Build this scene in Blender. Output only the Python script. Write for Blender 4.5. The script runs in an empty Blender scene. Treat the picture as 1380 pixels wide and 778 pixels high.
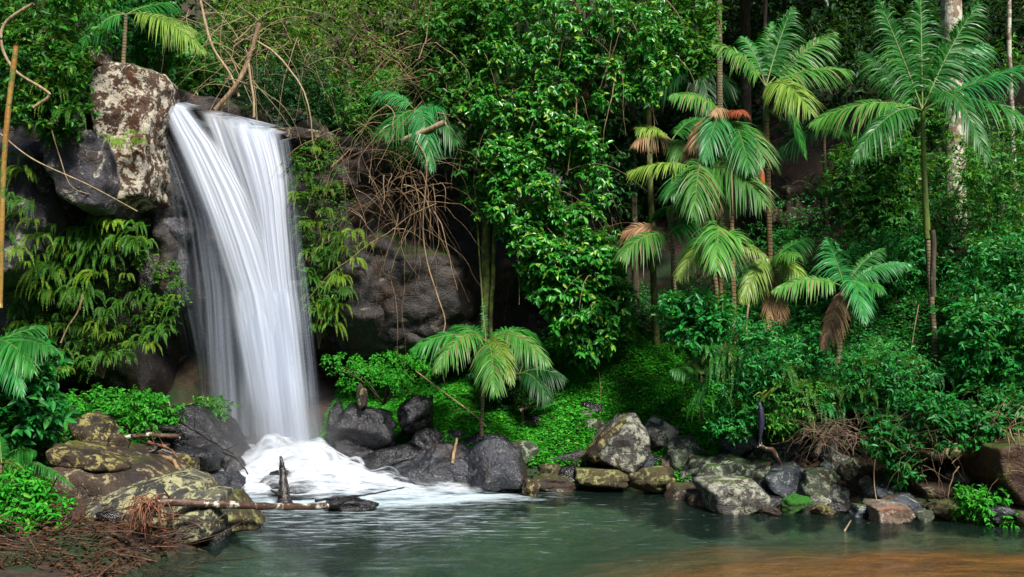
import bpy, bmesh, math, random
import numpy as np
from mathutils import Vector

RS = np.random.RandomState
F = 1195.0; CAMZ = 2.0; HZ = 450.0
def W(px, py, Y):
    return np.array([(px-690.0)/F*Y, Y, CAMZ+(HZ-py)/F*Y])
def nrm(a):
    a = np.asarray(a, float)
    return a/np.maximum(np.linalg.norm(a, axis=-1, keepdims=True), 1e-9)
def sstep(a, b, x):
    t = np.clip((np.asarray(x, float)-a)/(b-a), 0, 1); return t*t*(3-2*t)

# ---------------------------------------------------------------- noise
_rp = RS(7); _perm = _rp.permutation(4096); _grad = nrm(_rp.normal(size=(4096, 3)))
def _h(ix, iy, iz):
    return _perm[(_perm[(_perm[ix & 4095]+iy) & 4095]+iz) & 4095]
def noise3(P):
    P = np.asarray(P, float); I = np.floor(P).astype(np.int64); f = P-I
    u = f*f*f*(f*(f*6-15)+10); r = np.zeros(P.shape[:-1])
    for dx in (0, 1):
        wx = u[..., 0] if dx else 1-u[..., 0]
        for dy in (0, 1):
            wy = u[..., 1] if dy else 1-u[..., 1]
            for dz in (0, 1):
                wz = u[..., 2] if dz else 1-u[..., 2]
                g = _grad[_h(I[..., 0]+dx, I[..., 1]+dy, I[..., 2]+dz)]
                r += wx*wy*wz*((f-np.array([dx, dy, dz]))*g).sum(-1)
    return r*1.5
def fbm(P, o=4, gain=.5):
    s = 0; a = 1.0; P = np.asarray(P, float)
    for i in range(o):
        s = s+a*noise3(P*(2**i)+i*17.3); a *= gain
    return s

# ---------------------------------------------------------------- mesh building
COL = bpy.context.scene.collection
def mk(name, V, Fq, mat, parent=None, smooth=False, attrs=None, uv=None):
    V = np.asarray(V, np.float32); Fq = np.asarray(Fq, np.int32)
    me = bpy.data.meshes.new(name); k = Fq.shape[1]; n = len(Fq)
    me.vertices.add(len(V)); me.vertices.foreach_set('co', V.ravel())
    me.loops.add(n*k); me.loops.foreach_set('vertex_index', Fq.ravel())
    me.polygons.add(n); me.polygons.foreach_set('loop_start', np.arange(0, n*k, k, dtype=np.int32))
    me.update(calc_edges=True)
    if smooth: me.polygons.foreach_set('use_smooth', np.ones(n, bool))
    if attrs:
        for an, av in attrs.items():
            a = me.attributes.new(an, 'FLOAT', 'POINT'); a.data.foreach_set('value', np.asarray(av, np.float32).ravel())
    if uv is not None:
        l = me.uv_layers.new(name='UVMap'); l.data.foreach_set('uv', np.asarray(uv, np.float32)[Fq.ravel()].ravel())
    me.materials.append(mat); me.validate()
    o = bpy.data.objects.new(name, me); COL.objects.link(o)
    if parent is not None: o.parent = parent
    return o
def tag(o, label=None, cat=None, group=None, kind=None):
    if label: o['label'] = label
    if cat: o['category'] = cat
    if group: o['group'] = group
    if kind: o['kind'] = kind
    return o
def empty(name, loc, label, cat, group=None):
    o = bpy.data.objects.new(name, None); o.location = [float(v) for v in loc]; o.empty_display_size = .2
    COL.objects.link(o); return tag(o, label, cat, group)
def origin_to(o, p):
    p = np.asarray(p, float); me = o.data; n = len(me.vertices); a = np.empty(n*3, np.float32)
    me.vertices.foreach_get('co', a); a = a.reshape(-1, 3)-p.astype(np.float32)
    me.vertices.foreach_set('co', a.ravel()); o.location = [float(v) for v in p]; me.update(); return o
def merge(parts):
    Vs, Fs, n = [], [], 0
    for V, Fq in parts:
        Vs.append(V); Fs.append(Fq+n); n += len(V)
    return np.concatenate(Vs), np.concatenate(Fs)
def grid_faces(nu, nv):
    i = np.arange(nu-1)[:, None]*nv+np.arange(nv-1)[None]
    i = i.ravel(); return np.stack([i, i+nv, i+nv+1, i+1], 1)

def tubes(C, R, k=6, cap=True):
    """C (n,m,3) curves, R (n,m) radii"""
    C = np.asarray(C, float)
    if C.ndim == 2: C = C[None]; R = np.asarray(R, float)[None]
    n, m, _ = C.shape
    T = nrm(np.gradient(C, axis=1)); ref = np.where(np.abs(T[..., 2:3]) > .9, np.array([1., 0, 0]), np.array([0, 0, 1.]))
    ref = np.repeat(ref[:, :1], m, 1)
    A = nrm(np.cross(T, ref)); B = np.cross(T, A)
    ang = np.arange(k)/k*2*np.pi
    V = C[:, :, None]+R[:, :, None, None]*(np.cos(ang)[None, None, :, None]*A[:, :, None]+np.sin(ang)[None, None, :, None]*B[:, :, None])
    V = V.reshape(-1, 3)
    j = np.arange(m-1)[:, None]*k+np.arange(k)[None]; j2 = np.arange(m-1)[:, None]*k+(np.arange(k)[None]+1) % k
    f = np.stack([j, j+k, j2+k, j2], -1).reshape(-1, 4)
    Fq = (f[None]+(np.arange(n)*m*k)[:, None, None]).reshape(-1, 4)
    if cap and k == 8 or cap and k == 12:
        nv = len(V); cen = C[:, [0, -1]].reshape(-1, 3); V = np.concatenate([V, cen]); ex = []
        for q in range(n):
            for e, row in ((0, 0), (1, m-1)):
                b = q*m*k+row*k; c = nv+q*2+e
                for a in range(0, k, 2):
                    fa = [c, b+a, b+(a+1) % k, b+(a+2) % k]
                    ex.append(fa if e else fa[::-1])
        Fq = np.concatenate([Fq, np.array(ex)])
    return V, Fq

def leaf_arrays(P, D, N, L, Wd, fold=.22, droop=.18):
    P, D, N = map(lambda a: np.asarray(a, float), (P, D, N)); D = nrm(D); N = nrm(N-(N*D).sum(-1, keepdims=True)*D)
    S = np.cross(D, N); L = np.asarray(L)[:, None]; Wd = np.asarray(Wd)[:, None]
    up = N*Wd*fold
    v = np.stack([P, P+D*L*.32+S*Wd*.5+up, P+D*L*.68+S*Wd*.38+up-N*L*droop*.4, P+D*L-N*L*droop,
                  P+D*L*.68-S*Wd*.38+up-N*L*droop*.4, P+D*L*.32-S*Wd*.5+up], 1).reshape(-1, 3)
    b = np.arange(len(P))[:, None]*6
    f = np.stack([b+np.array([0, 1, 2, 3]), b+np.array([0, 3, 4, 5])], 1).reshape(-1, 4)
    return v, f

def twig_leaves(rng, B, O, tl, k, L, asp=.45, spread=1.0, down=.35, jit=.35):
    """k leaves along twigs starting at B, going O"""
    n = len(B); O = nrm(O+np.array([0, 0, -down*.4])); t = (np.arange(k)+.6)/k
    tl = np.asarray(tl)*np.ones(n)
    P = B[:, None]+O[:, None]*tl[:, None, None]*t[None, :, None]
    P[..., 2] -= (t**2)[None]*tl[:, None]*.3*down
    side = nrm(np.cross(O, rng.normal(size=(n, 3))*.5+np.array([0, 0, 1.])))
    s = np.where(np.arange(k) % 2 == 0, 1., -1.)[None, :, None]
    D = O[:, None]*.55+side[:, None]*s*.8*spread+rng.normal(size=(n, k, 3))*jit+np.array([0, 0, -down])
    N = np.array([0, 0, 1.])+O[:, None]*.55+rng.normal(size=(n, k, 3))*jit+np.array([0, -.25, 0])
    Ls = L*(.42+.95*rng.rand(n*k)**1.2)
    return leaf_arrays(P.reshape(-1, 3), D.reshape(-1, 3), N.reshape(-1, 3), Ls, Ls*asp*(.85+.3*rng.rand(n*k)))

def clumps(rng, C, r, tw, k, L, asp=.45, down=.35, flat=.75, front=.3, tl=None):
    """leaf clumps: C centres, r radii, tw twigs per clump"""
    n = len(C); r = np.asarray(r)*np.ones(n)
    d = rng.normal(size=(n, tw, 3)); d[..., 1] -= front; d[..., 2] += .35; d = nrm(d)
    rr = r[:, None, None]*(.45+.55*rng.rand(n, tw, 1))
    B = C[:, None]+d*rr*np.array([1, 1, flat])
    return twig_leaves(rng, B.reshape(-1, 3), d.reshape(-1, 3), (r[:, None]*np.ones((n, tw))).ravel()*.55 if tl is None else tl, k, L, asp, down=down)

def in_poly(x, y, poly):
    c = np.zeros(len(x), bool); n = len(poly)
    for i in range(n):
        x1, y1 = poly[i]; x2, y2 = poly[i-1]
        with np.errstate(divide='ignore', invalid='ignore'):
            t = ((y1 > y) != (y2 > y)) & (x < (x2-x1)*(y-y1)/((y2-y1) if y2 != y1 else 1e-9)+x1)
        c ^= t
    return c
def poly_pts(rng, poly, n, Y, dep):
    a = np.array(poly, float); lo, hi = a.min(0), a.max(0); out = []
    m = 0
    while m < n:
        q = lo+(hi-lo)*rng.rand(n*3, 2); q = q[in_poly(q[:, 0], q[:, 1], poly)]; out.append(q); m += len(q)
    q = np.concatenate(out)[:n]; Ys = Y+dep*(rng.rand(n)*2-1)
    return np.stack([(q[:, 0]-690)/F*Ys, Ys, CAMZ+(HZ-q[:, 1])/F*Ys], 1)

# ---------------------------------------------------------------- materials
class NT:
    def __init__(s, name):
        s.m = bpy.data.materials.new(name); s.m.use_nodes = True; s.t = s.m.node_tree; s.t.nodes.clear()
        s.out = s.t.nodes.new('ShaderNodeOutputMaterial')
    def n(s, typ, **kw):
        nd = s.t.nodes.new('ShaderNode'+typ)
        for k, v in kw.items():
            if k in nd.inputs.keys() if not k.startswith('_') else False: s.set(nd.inputs[k], v)
            elif k.startswith('i') and k[1:].isdigit(): s.set(nd.inputs[int(k[1:])], v)
            else: setattr(nd, k.lstrip('_'), v)
        return nd
    def set(s, inp, v):
        if isinstance(v, bpy.types.NodeSocket): s.t.links.new(v, inp)
        elif isinstance(v, bpy.types.Node): s.t.links.new(v.outputs[0], inp)
        else:
            if isinstance(v, tuple) and len(v) == 3 and inp.type == 'RGBA': v = (*v, 1)
            inp.default_value = v
    def math(s, op, a, b=0, clamp=False):
        nd = s.t.nodes.new('ShaderNodeMath'); nd.operation = op; nd.use_clamp = clamp
        s.set(nd.inputs[0], a); s.set(nd.inputs[1], b); return nd.outputs[0]
    def mix(s, f, a, b, blend='MIX'):
        nd = s.t.nodes.new('ShaderNodeMix'); nd.data_type = 'RGBA'; nd.blend_type = blend
        s.set(nd.inputs[0], f); s.set(nd.inputs[6], a); s.set(nd.inputs[7], b); return nd.outputs[2]
    def noise(s, vec, scale, det=4, rough=.55, dist=0, dim='3D'):
        nd = s.t.nodes.new('ShaderNodeTexNoise'); nd.noise_dimensions = dim
        if vec is not None: s.set(nd.inputs['Vector'], vec)
        nd.inputs['Scale'].default_value = scale; nd.inputs['Detail'].default_value = det
        nd.inputs['Roughness'].default_value = rough; nd.inputs['Distortion'].default_value = dist
        return nd.outputs['Fac']
    def ramp(s, f, a, b):
        nd = s.t.nodes.new('ShaderNodeMapRange'); nd.interpolation_type = 'SMOOTHSTEP'
        s.set(nd.inputs[0], f); nd.inputs[1].default_value = a; nd.inputs[2].default_value = b
        return nd.outputs[0]
    def mapping(s, vec, sc=(1, 1, 1), rot=(0, 0, 0)):
        nd = s.t.nodes.new('ShaderNodeMapping'); s.set(nd.inputs[0], vec); nd.inputs[3].default_value = sc; nd.inputs[2].default_value = rot
        return nd.outputs[0]
    def bump(s, h, strength, dist):
        nd = s.t.nodes.new('ShaderNodeBump'); s.set(nd.inputs['Height'], h)
        nd.inputs['Strength'].default_value = strength; nd.inputs['Distance'].default_value = dist; return nd.outputs[0]
    def done(s, sh):
        s.set(s.out.inputs[0], sh); return s.m

def leafmat(name, a, b, c=None, cf=.1, rough=.38, trans=.3, spec=.35):
    t = NT(name); geo = t.n('NewGeometry'); rnd = geo.outputs['Random Per Island']
    obj = t.n('ObjectInfo'); pos = geo.outputs['Position']
    big = t.noise(pos, 1.3, 3)
    f = t.math('ADD', t.math('MULTIPLY', rnd, .65), t.math('MULTIPLY', big, .5), True)
    col = t.mix(t.ramp(f, .15, .95), a, b)
    if c is not None:
        r2 = t.math('FRACT', t.math('MULTIPLY', rnd, 37.7))
        col = t.mix(t.math('LESS_THAN', r2, cf), col, c)
    hs = t.n('HueSaturation'); t.set(hs.inputs['Color'], col)
    t.set(hs.inputs['Value'], t.math('ADD', .8, t.math('MULTIPLY', obj.outputs['Random'], .4)))
    col = hs.outputs[0]
    p = t.n('BsdfPrincipled'); t.set(p.inputs['Base Color'], col)
    rr = t.math('ADD', rough-.08, t.math('MULTIPLY', t.math('FRACT', t.math('MULTIPLY', rnd, 91.3)), .25))
    t.set(p.inputs['Roughness'], rr); p.inputs['Specular IOR Level'].default_value = spec
    tr = t.n('BsdfTranslucent'); t.set(tr.inputs[0], t.mix(.5, col, (.16, .32, .02)))
    m = t.n('MixShader'); t.set(m.inputs[0], trans); t.set(m.inputs[1], p); t.set(m.inputs[2], tr)
    return t.done(m)

def rockmat(name, a, b, lichen=(.55, .55, .45), lam=.0, lscale=5, moss=0., mosscol=(.05, .12, .015), wet=0., stain=None, rough=.75, crack=1.0):
    t = NT(name); tc = t.n('TexCoord').outputs['Object']; obj = t.n('ObjectInfo'); geo = t.n('NewGeometry')
    off = t.n('CombineXYZ'); r = t.math('MULTIPLY', obj.outputs['Random'], 60)
    for i in range(3): t.set(off.inputs[i], r)
    ad = t.n('VectorMath', operation='ADD'); t.set(ad.inputs[0], tc); t.set(ad.inputs[1], off.outputs[0]); v = ad.outputs[0]
    n1 = t.noise(v, 2.2, 6, .62, .4); n2 = t.noise(v, 14, 5, .65); n3 = t.noise(v, 55, 3, .6)
    col = t.mix(t.ramp(n1, .36, .64), a, b)
    col = t.mix(t.ramp(n2, .3, .72), t.mix(.55, col, (.012, .011, .012)), col)
    if stain is not None: col = t.mix(t.math('MULTIPLY', t.ramp(t.noise(v, 1.6, 4, .6, 1.0), .5, .66), .75), col, stain)
    if lam > 0:
        l1 = t.noise(v, lscale, 6, .68, .6); l2 = t.noise(v, lscale*4.5, 4, .7)
        lf = t.math('ADD', t.math('MULTIPLY', l1, .72), t.math('MULTIPLY', l2, .28))
        e = .62-lam*.2
        lf = t.ramp(lf, e-.02, e+.055)
        col = t.mix(t.math('MULTIPLY', lf, .88), col, t.mix(n3, tuple(x*.6 for x in lichen), lichen))
    sep = t.n('SeparateXYZ'); t.set(sep.inputs[0], geo.outputs['Normal'])
    if moss > 0:
        mf = t.math('ADD', t.math('MULTIPLY', sep.outputs[2], .5), t.noise(v, 3.1, 5, .7))
        e = 1.12-moss*.5; mf = t.ramp(mf, e-.06, e+.1)
        col = t.mix(mf, col, t.mix(t.noise(v, 22, 3), tuple(x*.45 for x in mosscol), mosscol))
    p = t.n('BsdfPrincipled'); t.set(p.inputs['Base Color'], col)
    ro = t.math('ADD', rough*(1-wet)+.12*wet-.08, t.math('MULTIPLY', n2, .3)); t.set(p.inputs['Roughness'], ro)
    p.inputs['Specular IOR Level'].default_value = .3+.5*wet
    vor = t.n('TexVoronoi', feature='DISTANCE_TO_EDGE'); t.set(vor.inputs['Vector'], t.mapping(v, (1, 1, 1.6))); vor.inputs['Scale'].default_value = 3.1
    hgt = t.math('ADD', t.math('MULTIPLY', n1, .5), t.math('ADD', t.math('MULTIPLY', n2, .3), t.math('MULTIPLY', n3, .08)))
    hgt = t.math('ADD', hgt, t.math('MULTIPLY', t.noise(v, 34, 3, .6, .8), .10+.14*wet))
    hgt = t.math('ADD', hgt, t.math('MULTIPLY', t.ramp(vor.outputs['Distance'], 0, .05), .05*crack))
    t.set(p.inputs['Normal'], t.bump(hgt, .9, .09))
    return t.done(p)

def barkmat(name, a, b, lichen=None, la=.5, sc=(9, 9, 2), rough=.8, rings=0):
    t = NT(name); v = t.n('TexCoord').outputs['Object']; n1 = t.noise(t.mapping(v, sc), 2.5, 5, .65); n2 = t.noise(v, 30, 4, .6)
    col = t.mix(t.ramp(n1, .35, .65), a, b)
    if lichen: col = t.mix(t.ramp(t.noise(v, 7, 5, .7), la, la+.06), col, lichen)
    h = t.math('ADD', n1, t.math('MULTIPLY', n2, .4))
    if rings:
        w = t.n('TexWave', bands_direction='Z'); t.set(w.inputs['Vector'], v); w.inputs['Scale'].default_value = rings; w.inputs['Distortion'].default_value = .6
        rf = t.ramp(w.outputs['Fac'], .0, .25); col = t.mix(rf, t.mix(.5, col, (.02, .018, .012)), col); h = t.math('ADD', h, rf)
    p = t.n('BsdfPrincipled'); t.set(p.inputs['Base Color'], col); p.inputs['Roughness'].default_value = rough
    t.set(p.inputs['Normal'], t.bump(h, .8, .02)); return t.done(p)

M = {}
M['leaf_gloss'] = leafmat('glossy_vine_leaf', (.008, .105, .016), (.045, .32, .022), (.20, .38, .03), .12, .30, .25, .45)
M['leaf_shade'] = leafmat('shade_toned_leaf', (.003, .035, .008), (.010, .080, .013), (.03, .11, .02), .05, .45, .2, .25)  # leaf colour lowered so background plants read as deep shade
M['leaf_mid'] = leafmat('mid_green_leaf', (.010, .11, .012), (.050, .27, .020), (.16, .30, .02), .1, .42, .3, .3)
M['leaf_olive_sunlit'] = leafmat('olive_sunlit_leaf', (.040, .15, .014), (.15, .32, .028), (.22, .17, .05), .10, .45, .35, .3)  # olive leaf, colour lightened so the upper thicket reads as sunlit
M['leaf_teal'] = leafmat('deep_green_leaf', (.004, .10, .018), (.016, .27, .036), (.06, .32, .04), .10, .40, .28, .3)
M['fern'] = leafmat('fern_green', (.06, .20, .010), (.22, .40, .025), (.34, .34, .04), .15, .45, .35, .3)
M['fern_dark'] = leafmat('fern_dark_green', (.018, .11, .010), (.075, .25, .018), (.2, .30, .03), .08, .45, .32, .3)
M['cover'] = leafmat('creeping_cover_leaf', (.010, .19, .010), (.050, .42, .020), (.12, .40, .03), .08, .5, .3, .25)
M['palm'] = leafmat('palm_leaflet_green', (.010, .12, .016), (.040, .25, .028), None, 0, .42, .32, .35)
M['palm_blue'] = leafmat('palm_leaflet_bluish', (.010, .15, .034), (.045, .31, .062), None, 0, .42, .25, .35)
M['palm_yellow'] = leafmat('palm_leaflet_yellowish', (.11, .26, .025), (.28, .40, .06), None, 0, .42, .35, .4)
M['palm_pale'] = leafmat('palm_leaflet_pale_green', (.034, .19, .026), (.13, .35, .050), (.30, .24, .10), .05, .42, .35, .35)
M['palm_dry'] = leafmat('palm_leaflet_dry', (.16, .075, .03), (.42, .26, .14), None, 0, .6, .25, .3)
M['palm_red'] = leafmat('palm_leaflet_red', (.25, .035, .015), (.42, .10, .04), None, 0, .5, .2, .3)
M['rachis'] = barkmat('rachis_green', (.07, .15, .02), (.16, .20, .04), rough=.45)
M['shaft'] = barkmat('crownshaft_green', (.06, .13, .02), (.15, .19, .03), rough=.4)
M['palm_trunk'] = barkmat('palm_trunk_bark', (.10, .085, .045), (.22, .17, .085), (.30, .30, .22), .6, (5, 5, 1), rings=7)
M['palm_trunk_orange'] = barkmat('palm_trunk_tan', (.17, .11, .045), (.30, .20, .085), None, .5, (5, 5, 1), rings=6)
M['bark'] = barkmat('tree_bark', (.045, .032, .02), (.11, .085, .05), (.16, .18, .09), .58)
M['bark_green'] = barkmat('mossy_bark', (.05, .055, .015), (.11, .12, .03), (.14, .2, .03), .5)
M['bark_pale'] = barkmat('pale_lichen_bark', (.15, .10, .06), (.30, .22, .15), (.55, .52, .42), .47)
M['twig'] = barkmat('dry_twig', (.15, .09, .045), (.34, .23, .13))
M['twig_pale'] = barkmat('pale_liana', (.25, .17, .09), (.42, .33, .2))
M['twig_grey'] = barkmat('grey_brown_twig', (.09, .055, .035), (.22, .15, .105))
M['twig_dark'] = barkmat('wet_dark_twig', (.025, .013, .009), (.10, .045, .025), rough=.4)
M['twig_red'] = barkmat('red_brown_stick', (.05, .018, .010), (.16, .06, .03), rough=.5)
M['wood_wet'] = barkmat('wet_black_wood', (.010, .009, .010), (.045, .035, .032), (.10, .10, .09), .62, (2, 9, 9), rough=.25)
M['log'] = barkmat('speckled_log_bark', (.05, .022, .015), (.11, .06, .04), (.5, .5, .42), .55, (2, 9, 9), rough=.4)
M['root'] = barkmat('orange_root', (.08, .028, .014), (.30, .13, .07))
M['bamboo'] = barkmat('cane_stem', (.30, .13, .03), (.35, .24, .06), (.10, .17, .03), .52, (3, 3, 1), rough=.35)
M['bract'] = barkmat('purple_bract', (.012, .012, .035), (.035, .030, .075), rough=.45)
M['bract_red'] = barkmat('red_sheath', (.35, .035, .015), (.5, .14, .03), rough=.4)

M['r_outcrop'] = rockmat('outcrop_lichen_rock', (.050, .024, .014), (.13, .080, .055), (.72, .66, .53), .60, 6.5, .30, (.09, .15, .012), stain=(.10, .035, .014))
M['r_outcrop_grey'] = rockmat('outcrop_grey_rock', (.040, .039, .052), (.12, .108, .125), (.55, .51, .41), .38, 4.5, .06, wet=.3, stain=(.06, .035, .02))
M['r_cliff'] = rockmat('cliff_rock', (.010, .009, .009), (.040, .030, .024), (.20, .18, .12), .16, 3, .32, (.04, .09, .010), wet=.4, stain=(.05, .025, .013))
M['r_grey'] = rockmat('grey_lichen_rock', (.045, .045, .043), (.13, .125, .115), (.42, .43, .34), .58, 8, .14, (.08, .14, .015), rough=.7, stain=(.06, .04, .025))
M['r_green'] = rockmat('greenish_lichen_rock', (.030, .037, .028), (.095, .11, .075), (.36, .42, .29), .5, 10, .3, (.06, .13, .02), stain=(.05, .03, .018))
M['r_yellow'] = rockmat('yellow_lichen_rock', (.022, .016, .010), (.075, .052, .03), (.38, .33, .12), .46, 7, .22, (.14, .15, .025))
M['r_yellow2'] = rockmat('pale_yellow_lichen_rock', (.035, .036, .032), (.12, .115, .10), (.44, .43, .23), .58, 7, .1, (.16, .18, .03), stain=(.05, .035, .02))
M['r_brown'] = rockmat('brown_rock', (.022, .012, .008), (.075, .042, .022), (.34, .30, .16), .38, 7, .22, (.07, .09, .012), wet=.25)
M['r_wet'] = rockmat('wet_black_rock', (.004, .004, .006), (.013, .013, .017), (.12, .12, .14), .12, 8, .0, wet=.9, crack=.5)
M['r_wetblue'] = rockmat('wet_blue_grey_rock', (.008, .010, .016), (.030, .034, .050), (.2, .22, .23), .16, 9, .1, (.07, .12, .015), wet=.78, stain=(.030, .017, .010), crack=.4)
M['r_blue'] = rockmat('blue_grey_rock', (.022, .030, .042), (.075, .09, .115), (.33, .37, .35), .4, 10, .12, (.06, .13, .02), wet=.3)
M['r_moss'] = rockmat('mossy_rock', (.04, .032, .016), (.10, .085, .035), (.34, .34, .14), .45, 7, .22, (.10, .14, .018), stain=(.05, .03, .015))
M['r_green_moss'] = rockmat('bright_moss_rock', (.02, .06, .01), (.04, .12, .015), (.2, .3, .05), .15, 8, .8, (.03, .17, .015))
M['r_orange'] = rockmat('dark_orange_brown_rock', (.035, .015, .008), (.10, .045, .018), (.2, .22, .05), .3, 5, .55, (.07, .10, .015), wet=.3)
M['r_tan'] = rockmat('tan_speckled_rock', (.16, .11, .08), (.27, .21, .17), (.5, .45, .4), .35, 12, .1, (.1, .12, .02), stain=(.3, .14, .09))

# ground
t = NT('forest_soil'); geo = t.n('NewGeometry'); pos = geo.outputs['Position']
n1 = t.noise(pos, 1.1, 6, .6); n2 = t.noise(pos, 9, 5, .7); n3 = t.noise(pos, 40, 3, .6)
soil = t.mix(t.ramp(n2, .35, .7), (.018, .012, .008), (.075, .038, .020))
soil = t.mix(t.ramp(n1, .45, .62), soil, (.014, .040, .010))
at = t.n('Attribute', attribute_name='bar').outputs['Fac']; dn = t.n('Attribute', attribute_name='deep').outputs['Fac']
bed = t.mix(t.ramp(n2, .35, .7), (.025, .075, .055), (.065, .105, .060))
sand = t.mix(t.ramp(t.noise(t.mapping(pos, (.6, 2.2, 1)), 3, 5, .6), .3, .7), (.26, .080, .016), (.52, .19, .04))
bed = t.mix(t.ramp(t.math('ADD', at, t.math('MULTIPLY', t.math('SUBTRACT', n1, .5), .9)), .12, .95), bed, sand)
col = t.mix(dn, soil, bed)
p = t.n('BsdfPrincipled'); t.set(p.inputs['Base Color'], col); p.inputs['Roughness'].default_value = .9
t.set(p.inputs['Normal'], t.bump(t.math('ADD', n2, t.math('MULTIPLY', n3, .5)), .7, .05)); M['soil'] = t.done(p)

# pool water
t = NT('pool_water'); geo = t.n('NewGeometry'); pos = geo.outputs['Position']
wa = t.noise(t.mapping(pos, (.55, 1.5, 1), (0, 0, .12)), 2.2, 4, .55, .8); wb = t.noise(t.mapping(pos, (.9, 3.4, 1), (0, 0, -.1)), 5.5, 4, .6, .5)
wc = t.noise(t.mapping(pos, (2, 9, 1)), 7, 3, .6)
h = t.math('ADD', wa, t.math('ADD', t.math('MULTIPLY', wb, .38), t.math('MULTIPLY', wc, .10)))
nb = t.bump(h, 1.0, .060)
fr = t.n('Fresnel'); fr.inputs[0].default_value = 1.33; t.set(fr.inputs['Normal'], nb)
gl = t.n('BsdfGlossy'); gl.inputs['Roughness'].default_value = .09; t.set(gl.inputs['Normal'], nb); gl.inputs['Color'].default_value = (1, 1, 1, 1)
df = t.n('BsdfDiffuse'); t.set(df.inputs[0], t.mix(t.ramp(t.noise(t.mapping(pos, (.35, .8, 1)), 1, 3), .35, .7), (.036, .100, .080), (.065, .15, .115)))
tr = t.n('BsdfTransparent'); tr.inputs[0].default_value = (.86, .92, .80, 1)
m1 = t.n('MixShader'); m1.inputs[0].default_value = .90; t.set(m1.inputs[1], df); t.set(m1.inputs[2], tr)
m2 = t.n('MixShader'); t.set(m2.inputs[0], fr); t.set(m2.inputs[1], m1); t.set(m2.inputs[2], gl)
# aerated streaks drifting away from the plunge
fo = t.n('Attribute', attribute_name='foam').outputs['Fac']
fs = t.noise(t.mapping(pos, (1.1, 6, 1), (0, 0, .08)), 2.6, 6, .68, .6)
ff = t.ramp(t.math('ADD', fs, t.math('MULTIPLY', fo, .55)), .68, .98)
fd = t.n('BsdfDiffuse'); fd.inputs[0].default_value = (.55, .66, .72, 1)
m3 = t.n('MixShader'); t.set(m3.inputs[0], t.math('MULTIPLY', ff, .8)); t.set(m3.inputs[1], m2); t.set(m3.inputs[2], fd)
M['water'] = t.done(m3)

def fallmat(name, col, us, vs, gain, contrast, soft=.6):
    t = NT(name); uv = t.n('UVMap').outputs[0]; dens = t.n('Attribute', attribute_name='dens').outputs['Fac']
    s1 = t.noise(t.mapping(uv, (us, vs, 1)), 1, 4, .6); s2 = t.noise(t.mapping(uv, (us*4.3, vs*1.3, 1)), 1, 3, .6)
    st = t.math('ADD', t.math('MULTIPLY', s1, .62), t.math('MULTIPLY', s2, .38))
    al = t.math('ADD', t.math('MULTIPLY', dens, gain), t.math('MULTIPLY', t.math('SUBTRACT', st, .55), contrast))
    al = t.math('MULTIPLY', t.ramp(al, 0, 1), t.ramp(dens, 0, .12))
    c = t.mix(t.ramp(st, .25, .65), tuple(x*.86 for x in col), col)
    d = t.n('BsdfDiffuse'); t.set(d.inputs[0], c); tl = t.n('BsdfTranslucent'); t.set(tl.inputs[0], c)
    g = t.n('BsdfGlossy'); g.inputs['Roughness'].default_value = .45; g.inputs[0].default_value = (1, 1, 1, 1)
    a = t.n('MixShader'); a.inputs[0].default_value = .35; t.set(a.inputs[1], d); t.set(a.inputs[2], tl)
    a2 = t.n('MixShader'); a2.inputs[0].default_value = .06; t.set(a2.inputs[1], a); t.set(a2.inputs[2], g)
    tp = t.n('BsdfTransparent'); b = t.n('MixShader'); t.set(b.inputs[0], al); t.set(b.inputs[1], tp); t.set(b.inputs[2], a2)
    return t.done(b)
M['fall'] = fallmat('falling_water', (.74, .80, .92), 6, .11, .92, .80)
M['veil'] = fallmat('thin_falling_water', (.62, .70, .85), 8, .13, .72, .65)
t = NT('foam_water'); pos = t.n('NewGeometry').outputs['Position']; dens = t.n('Attribute', attribute_name='dens').outputs['Fac']
s = t.noise(t.mapping(pos, (1.6, 3.2, 1.6)), 2.2, 5, .6, .5)
al = t.ramp(t.math('ADD', t.math('MULTIPLY', dens, 1.7), t.math('MULTIPLY', t.math('SUBTRACT', s, .62), 2.0)), 0, 1)
al = t.math('MULTIPLY', al, t.ramp(dens, 0, .1))
d = t.n('BsdfDiffuse'); t.set(d.inputs[0], t.mix(s, (.72, .79, .88), (.90, .93, .97)))
tl = t.n('BsdfTranslucent'); tl.inputs[0].default_value = (.8, .84, .9, 1)
a = t.n('MixShader'); a.inputs[0].default_value = .3; t.set(a.inputs[1], d); t.set(a.inputs[2], tl)
tp = t.n('BsdfTransparent'); b = t.n('MixShader'); t.set(b.inputs[0], al); t.set(b.inputs[1], tp); t.set(b.inputs[2], a)
M['foam'] = t.done(b)

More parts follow.
